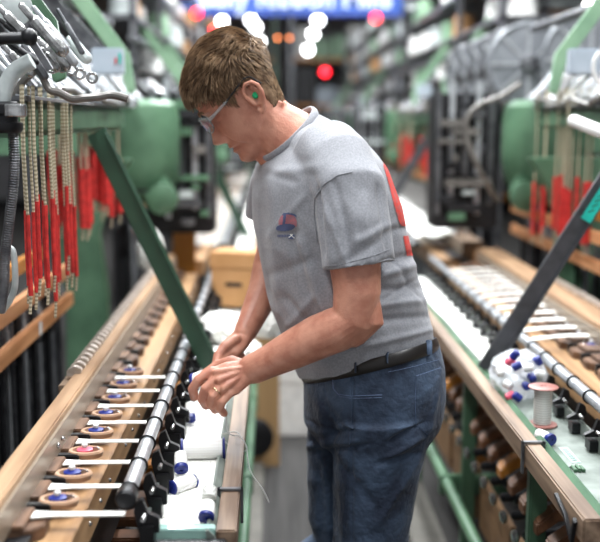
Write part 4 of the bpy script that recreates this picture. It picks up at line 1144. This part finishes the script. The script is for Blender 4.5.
me.update()
jeans = meshobj('jeans', me, M['jeans'], PM)
B_j = surf_bvh(jeans)
seam(B_j, [(353, 372), (352, 400), (349, 450), (346, 500), (343, 542)], M['jeans'], 'side_seam', .0016, parent=jeans)
seam(B_j, [(333, 376), (333, 388), (338, 394), (350, 396), (382, 395)], M['stitch'], 'front_pocket_seam', .0009, parent=jeans)
seam(B_j, [(333, 381), (334, 390), (340, 396.5), (352, 398.5), (382, 397.5)], M['stitch'], 'front_pocket_seam', .0006, parent=jeans)
pk_ = [(416, 376), (440, 368), (441, 400), (438, 425), (427, 434), (416, 425), (415, 400), (416, 376)]
seam(B_j, pk_, M['stitch'], 'back_pocket_seam', .0008, parent=jeans)
patch(B_j, 414, 442, 366, 436, lambda x, y: 415.5 < x < 440 and y > 376-(x-416)*.33 and y < (425+(x-416)*.8 if x < 427 else 434-(x-427)*.75), M['jeans'], 'back_pocket', lift=.0022, parent=jeans)
seam(B_j, [(416, 380), (440, 372)], M['stitch'], 'back_pocket_seam', .0007, parent=jeans)
seam(B_j, [(388, 372), (412, 367), (438, 360)], M['stitch'], 'yoke_seam', .0006, parent=jeans)
# belt
bs = tsec((302.5, 374), (434.5, 346), .173, tz=.045); bm2 = MB(); rp = ringpath(bs[0], bs[1]*.995, bs[2]*1.0, 64)
axb = bs[1].cross(bs[2]).normalized()
bm2.tube(rp, [(.0035, .0125)]*len(rp), 8, ref=axb)
belt = obj('belt', bm2, M['belt'], PM)
B_b = surf_bvh(belt)
for x, y in ((387, 355), (428, 346), (356, 364)):
    p = [cast(B_b, x, y+k, .003) for k in (-8, -4, 0, 4, 8)]
    p = [a for a in p if a is not None]
    if len(p) > 1:
        mb = MB(); mb.tube(p, [(.006, .002)]*len(p), 8); obj('belt_loop', mb, M['jeans'], jeans)
# shoes
for L_ in (LN, LF):
    fx, fy = L_[2], L_[4]; mb = MB()
    secs = [(V((fx+.055, fy, .045)), V((0, .034, 0)), V((0, 0, .040))), (V((fx+.01, fy, .055)), V((0, .042, 0)), V((0, 0, .055))), (V((fx-.06, fy-.005, .045)), V((0, .045, 0)), V((0, 0, .042))), (V((fx-.14, fy-.015, .035)), V((0, .046, 0)), V((0, 0, .034))), (V((fx-.19, fy-.02, .025)), V((0, .034, 0)), V((0, 0, .022)))]
    mb.loft(interp_secs([list(s_) for s_ in secs], 5), 20, 2.4)
    s_ = obj('shoe', mb, M['shoe'], PM)
    mb = MB(); mb.loft([(V((fx-.065, fy-.008, z)), V((.135, .01, 0)), V((0, .048, 0))) for z in (.001, .016)], 28, 2.5); obj('sole', mb, M['rubber'], s_)
# ring
rc = P(216.5, 391.5, Y=1.889); 
d_ = (P(213, 396, Y=1.887)-P(221, 387, Y=1.896)).normalized()
mb = MB(); mb.ring(rc, d_, .0101, .0011, 24, 8); obj('ring', mb, M['gold'], PM, label='gold wedding ring')
# earplug
mb = MB(); mb.lathe([(.0035, -.004), (.0062, 0), (.0066, .004), (.0035, .0075)], H(-.003, .0745, .001), HL, 16); obj('earplug', mb, M['plug'], PM, label='green foam earplug')

# --- glasses
GX = .110
def lens(sg):
    mb = MB(); pts = []; n = 28
    for i in range(n):
        t = 2*PI*i/n; u = math.copysign(abs(math.cos(t))**.75, math.cos(t)); w = math.copysign(abs(math.sin(t))**.8, math.sin(t))
        y = .033+.028*u; z = .012+.0175*w - (.003 if u > .3 else 0)*0
        pts.append((y, z))
    def X_(y): return GX - 5.2*max(0, y-.012)**2
    fr = [H(X_(y), sg*y, z) for y, z in pts]; bk = [H(X_(y)-.0018, sg*y, z) for y, z in pts]
    mb.add(fr+bk, [tuple(range(n)), tuple(range(2*n-1, n-1, -1))]+[(i, i+n, (i+1) % n+n, (i+1) % n) for i in range(n)])
    return mb, fr+[fr[0]]
GL = None
mbf = MB(); rims = []
for sg in (1, -1):
    mb, rim = lens(sg); rims.append((mb, rim)); mbf.tube(rim, .0013, 8)
mbf.tube([H(GX-.001, -.007, .017), H(GX+.003, 0, .019), H(GX-.001, .007, .017)], .0016, 8)
for sg in (1, -1):
    mbf.tube([H(GX-.008, sg*.008, .008), H(GX-.014, sg*.012, -.002)], .0015, 8)
gl = obj('glasses', mbf, M['frame'], PM, label='clear wraparound safety glasses')
for mb, rim in rims: obj('lens', mb, M['lens'], gl)
for sg in (1, -1):
    mb = MB(); mb.tube([H(GX-.012, sg*.061, .018), H(.080, sg*.071, .021), H(.045, sg*.0755, .027)], [(.0012, .0045), (.0012, .0035), (.0012, .0022)], 8); obj('temple', mb, M['frame'], gl)
    mb = MB(); mb.tube([H(.047, sg*.0765, .0265), H(.02, sg*.080, .034), H(-.004, sg*.082, .040), H(-.016, sg*.082, .036), H(-.026, sg*.080, .012)], .0017, 8); obj('temple_tip', mb, M['rubber'], gl)

# --- hair: a cap over the skull with short locks
def hairline(th, z):
    """returns >0 where hair grows; th 0 = face front, PI = back"""
    a = abs((th+PI) % (2*PI)-PI)
    if a < .5: lim = .062
    elif a < .95: lim = .062-(a-.5)/.45*.022
    elif a < 1.35: lim = .040-(a-.95)/.4*.035        # temple / sideburn
    elif a < 1.75: lim = .028 if a > 1.45 else .005 + (a-1.35)*.25
    elif a < 2.1: lim = .03-(a-1.75)/.35*.065
    else: lim = -.045-.01*(a-2.1)
    return z-lim
def thick(th, z):
    a = abs((th+PI) % (2*PI)-PI)
    t = .003+.010*max(0, min(1, (z-.03)/.07))
    if a < 1.2: t -= .002*max(0, min(1, (z-.06)/.03))
    return t
hm = MB(); NZ, NT = 90, 120; idx = {}; vs = []; fs = []
def hp_(z, th, off):
    x, y, z_ = head_pt(z, th)
    c = V((0.012, 0, .02)); v = V((x, y, z_))-c; n_ = v.normalized()
    return V((x, y, z_)) + n_*off
rows = [(-.06+(.1269+.06)*j/NZ) for j in range(NZ+1)]
for j, z in enumerate(rows):
    for i in range(NT):
        th = 2*PI*i/NT; e = hairline(th, z); off = -.004 if e < 0 else min(1, e/.012)*thick(th, z)
        p = hp_(z, th, off)
        if off > 0: p += V((p.x-.01, p.y, p.z)).normalized()*.0035*noise.noise(V((p.x*55, p.y*55, p.z*28)))
        vs.append(H(*p))
for j in range(NZ):
    for i in range(NT):
        i2 = (i+1) % NT; fs.append((j*NT+i, j*NT+i2, (j+1)*NT+i2, (j+1)*NT+i))
fs.append(tuple(range(NT-1, -1, -1))); fs.append(tuple(NZ*NT+i for i in range(NT)))
hm.add(vs, fs)
hair = obj('hair', hm, M['hair'], PM)
rnd = random.Random(21)
M['hair2'] = mat('sandy_hair', '#a1876b', .45, 0, '#7c634c', 80, spec=.2)
M['hair3'] = mat('dark_brown_hair', '#4f3d30', .5, 0, '#3c2d23', 80)
sets = [MB(), MB(), MB()]
cnt = 0
while cnt < 9500:
    z = rnd.uniform(-.055, .1265) if cnt % 5 < 3 else .1268-.05*rnd.random()**2; th = rnd.uniform(0, 2*PI)
    if z > .10 and rnd.random() < .3: pass
    if hairline(th, z) < .001: continue
    cnt += 1
    a = abs((th+PI) % (2*PI)-PI); e = hairline(th, z); top = max(0, min(1, (z-.03)/.07))
    p = hp_(z, th, thick(th, z)*min(1, e/.012)*.9); n_ = (p-V((.012, 0, .02))).normalized()
    # growth direction: forwards on top, down and back on the sides
    w = V((.75*top-.15, 0, -.9*(1-top)-.12)); cl = noise.noise(V((p.x*38, p.y*38, p.z*38+5))); cl2 = noise.noise(V((p.x*38+9, p.y*38, p.z*38)))
    w += V((.35*cl2, .6*cl, .2*cl2)); w = (w-n_*w.dot(n_)).normalized()
    ln = .007+.016*top + rnd.uniform(-.002, .007)
    if a < 1.1 and z > .055: ln += .003
    lift = .30+.45*top+.25*cl
    pts = [p, p+w*ln*.35+n_*ln*.35*lift, p+w*ln*.72+n_*ln*.45*lift, p+w*ln+n_*ln*.38*lift]
    k = 1 if rnd.random() < .42+.4*cl else (2 if rnd.random() < .25 else 0)
    r = .00085
    side = w.cross(n_).normalized()
    vs = []; fs = []
    for i, (q_, rr_) in enumerate(zip(pts, (r, r, r*.8, r*.15))):
        for u_ in (side, -side*.5+n_*.8, -side*.5-n_*.8): vs.append(H(*(q_+u_*rr_)))
    for i in range(3):
        for j in range(3):
            j2 = (j+1) % 3; fs.append((i*3+j, i*3+j2, (i+1)*3+j2, (i+1)*3+j))
    sets[k].add(vs, fs)
for k, mm in enumerate(('hair', 'hair2', 'hair3')):
    o = obj('hair_strands', sets[k], M[mm], hair)
    o['kind'] = 'stuff'
# eyebrows
for sg in (1, -1):
    mb = MB()
    for i in range(90):
        t = rnd.random(); y = .012+.034*t; z = .031+.006*math.sin(t*2.4)+rnd.uniform(-.0025, .0025)
        x0 = .104-6*max(0, y-.01)**2
        a_ = H(x0, sg*y, z); b_ = H(x0-.001, sg*(y+.006), z+.001*rnd.random()+.001); mb.tube([a_, a_.lerp(b_, .5)+HF*.0015, b_], [.0006, .0005, .0002], 4)
    obj('eyebrow', mb, M['hair'], PM)

# ---------------------------------------------------------------- light and camera
def area(loc, sx, sy, power, col=(1, 1, 1), rot=(0, 0, 0), name='fluorescent_light'):
    l = bpy.data.lights.new(name, 'AREA'); l.shape = 'RECTANGLE'; l.size = sx; l.size_y = sy; l.energy = power; l.color = col
    o = bpy.data.objects.new(name, l); COL.objects.link(o); o.location = loc; o.rotation_euler = rot; return o
COOL = (.95, .98, 1.0)
fixs = [(-.9, 1.2), (1.3, 1.2), (-.9, 4.2), (1.3, 4.2), (-.9, 7.4), (1.3, 7.4), (-.9, 10.8), (1.3, 10.8), (.2, 2.9), (.2, 6.0)]
for i, (x, y) in enumerate(fixs):
    z = 3.9
    area((x, y, z-.06), .25, 2.0, 105 if y < 5.5 else 175, COOL)
    E = empty('light_fixture', (x, y, z), 'long fluorescent light fixture hanging under the mill ceiling', 'light fixture', 'fluorescent fixtures under the ceiling')
    mb = MB(); mb.box(x-.15, x+.15, y-1.1, y+1.1, z-.04, z+.03); obj('housing', mb, M['cast'], E, bevel=.004)
    for dx in (-.07, .07):
        mb = MB(); mb.cyl((x+dx, y-1.05, z-.055), (x+dx, y+1.05, z-.055), .013, 10); obj('tube', mb, M['tube'], E)
    mb = MB(); mb.cyl((x, y, z+.03), (x, y, 4.6), .008, 6); obj('stem', mb, M['dark'], E)
W = bpy.data.worlds.new('World'); SC.world = W; W.use_nodes = True
W.node_tree.nodes['Background'].inputs[0].default_value = (.93, .96, 1, 1); W.node_tree.nodes['Background'].inputs[1].default_value = .5
cam = bpy.data.cameras.new('Camera'); co = bpy.data.objects.new('Camera', cam); COL.objects.link(co); SC.camera = co
cam.sensor_width = 36; cam.sensor_fit = 'HORIZONTAL'; cam.lens = 60; cam.clip_start = .05
Rm = Matrix((CR, CU, -CF)).transposed().to_4x4(); Rm.translation = CAM; co.matrix_world = Rm
cam.dof.use_dof = True; cam.dof.focus_distance = 1.88; cam.dof.aperture_fstop = 2.2
SC.view_settings.view_transform = 'Standard'; SC.view_settings.look = 'None'; SC.view_settings.exposure = .12; SC.view_settings.gamma = 1
SC.view_settings.use_curve_mapping = False
SC.cycles.use_denoising = True
SC.cycles.max_bounces = 6; SC.cycles.diffuse_bounces = 3; SC.cycles.glossy_bounces = 3; SC.cycles.transmission_bounces = 6
SC.cycles.sample_clamp_indirect = 4
for o in bpy.data.objects:
    if '_o' in o: del o['_o']
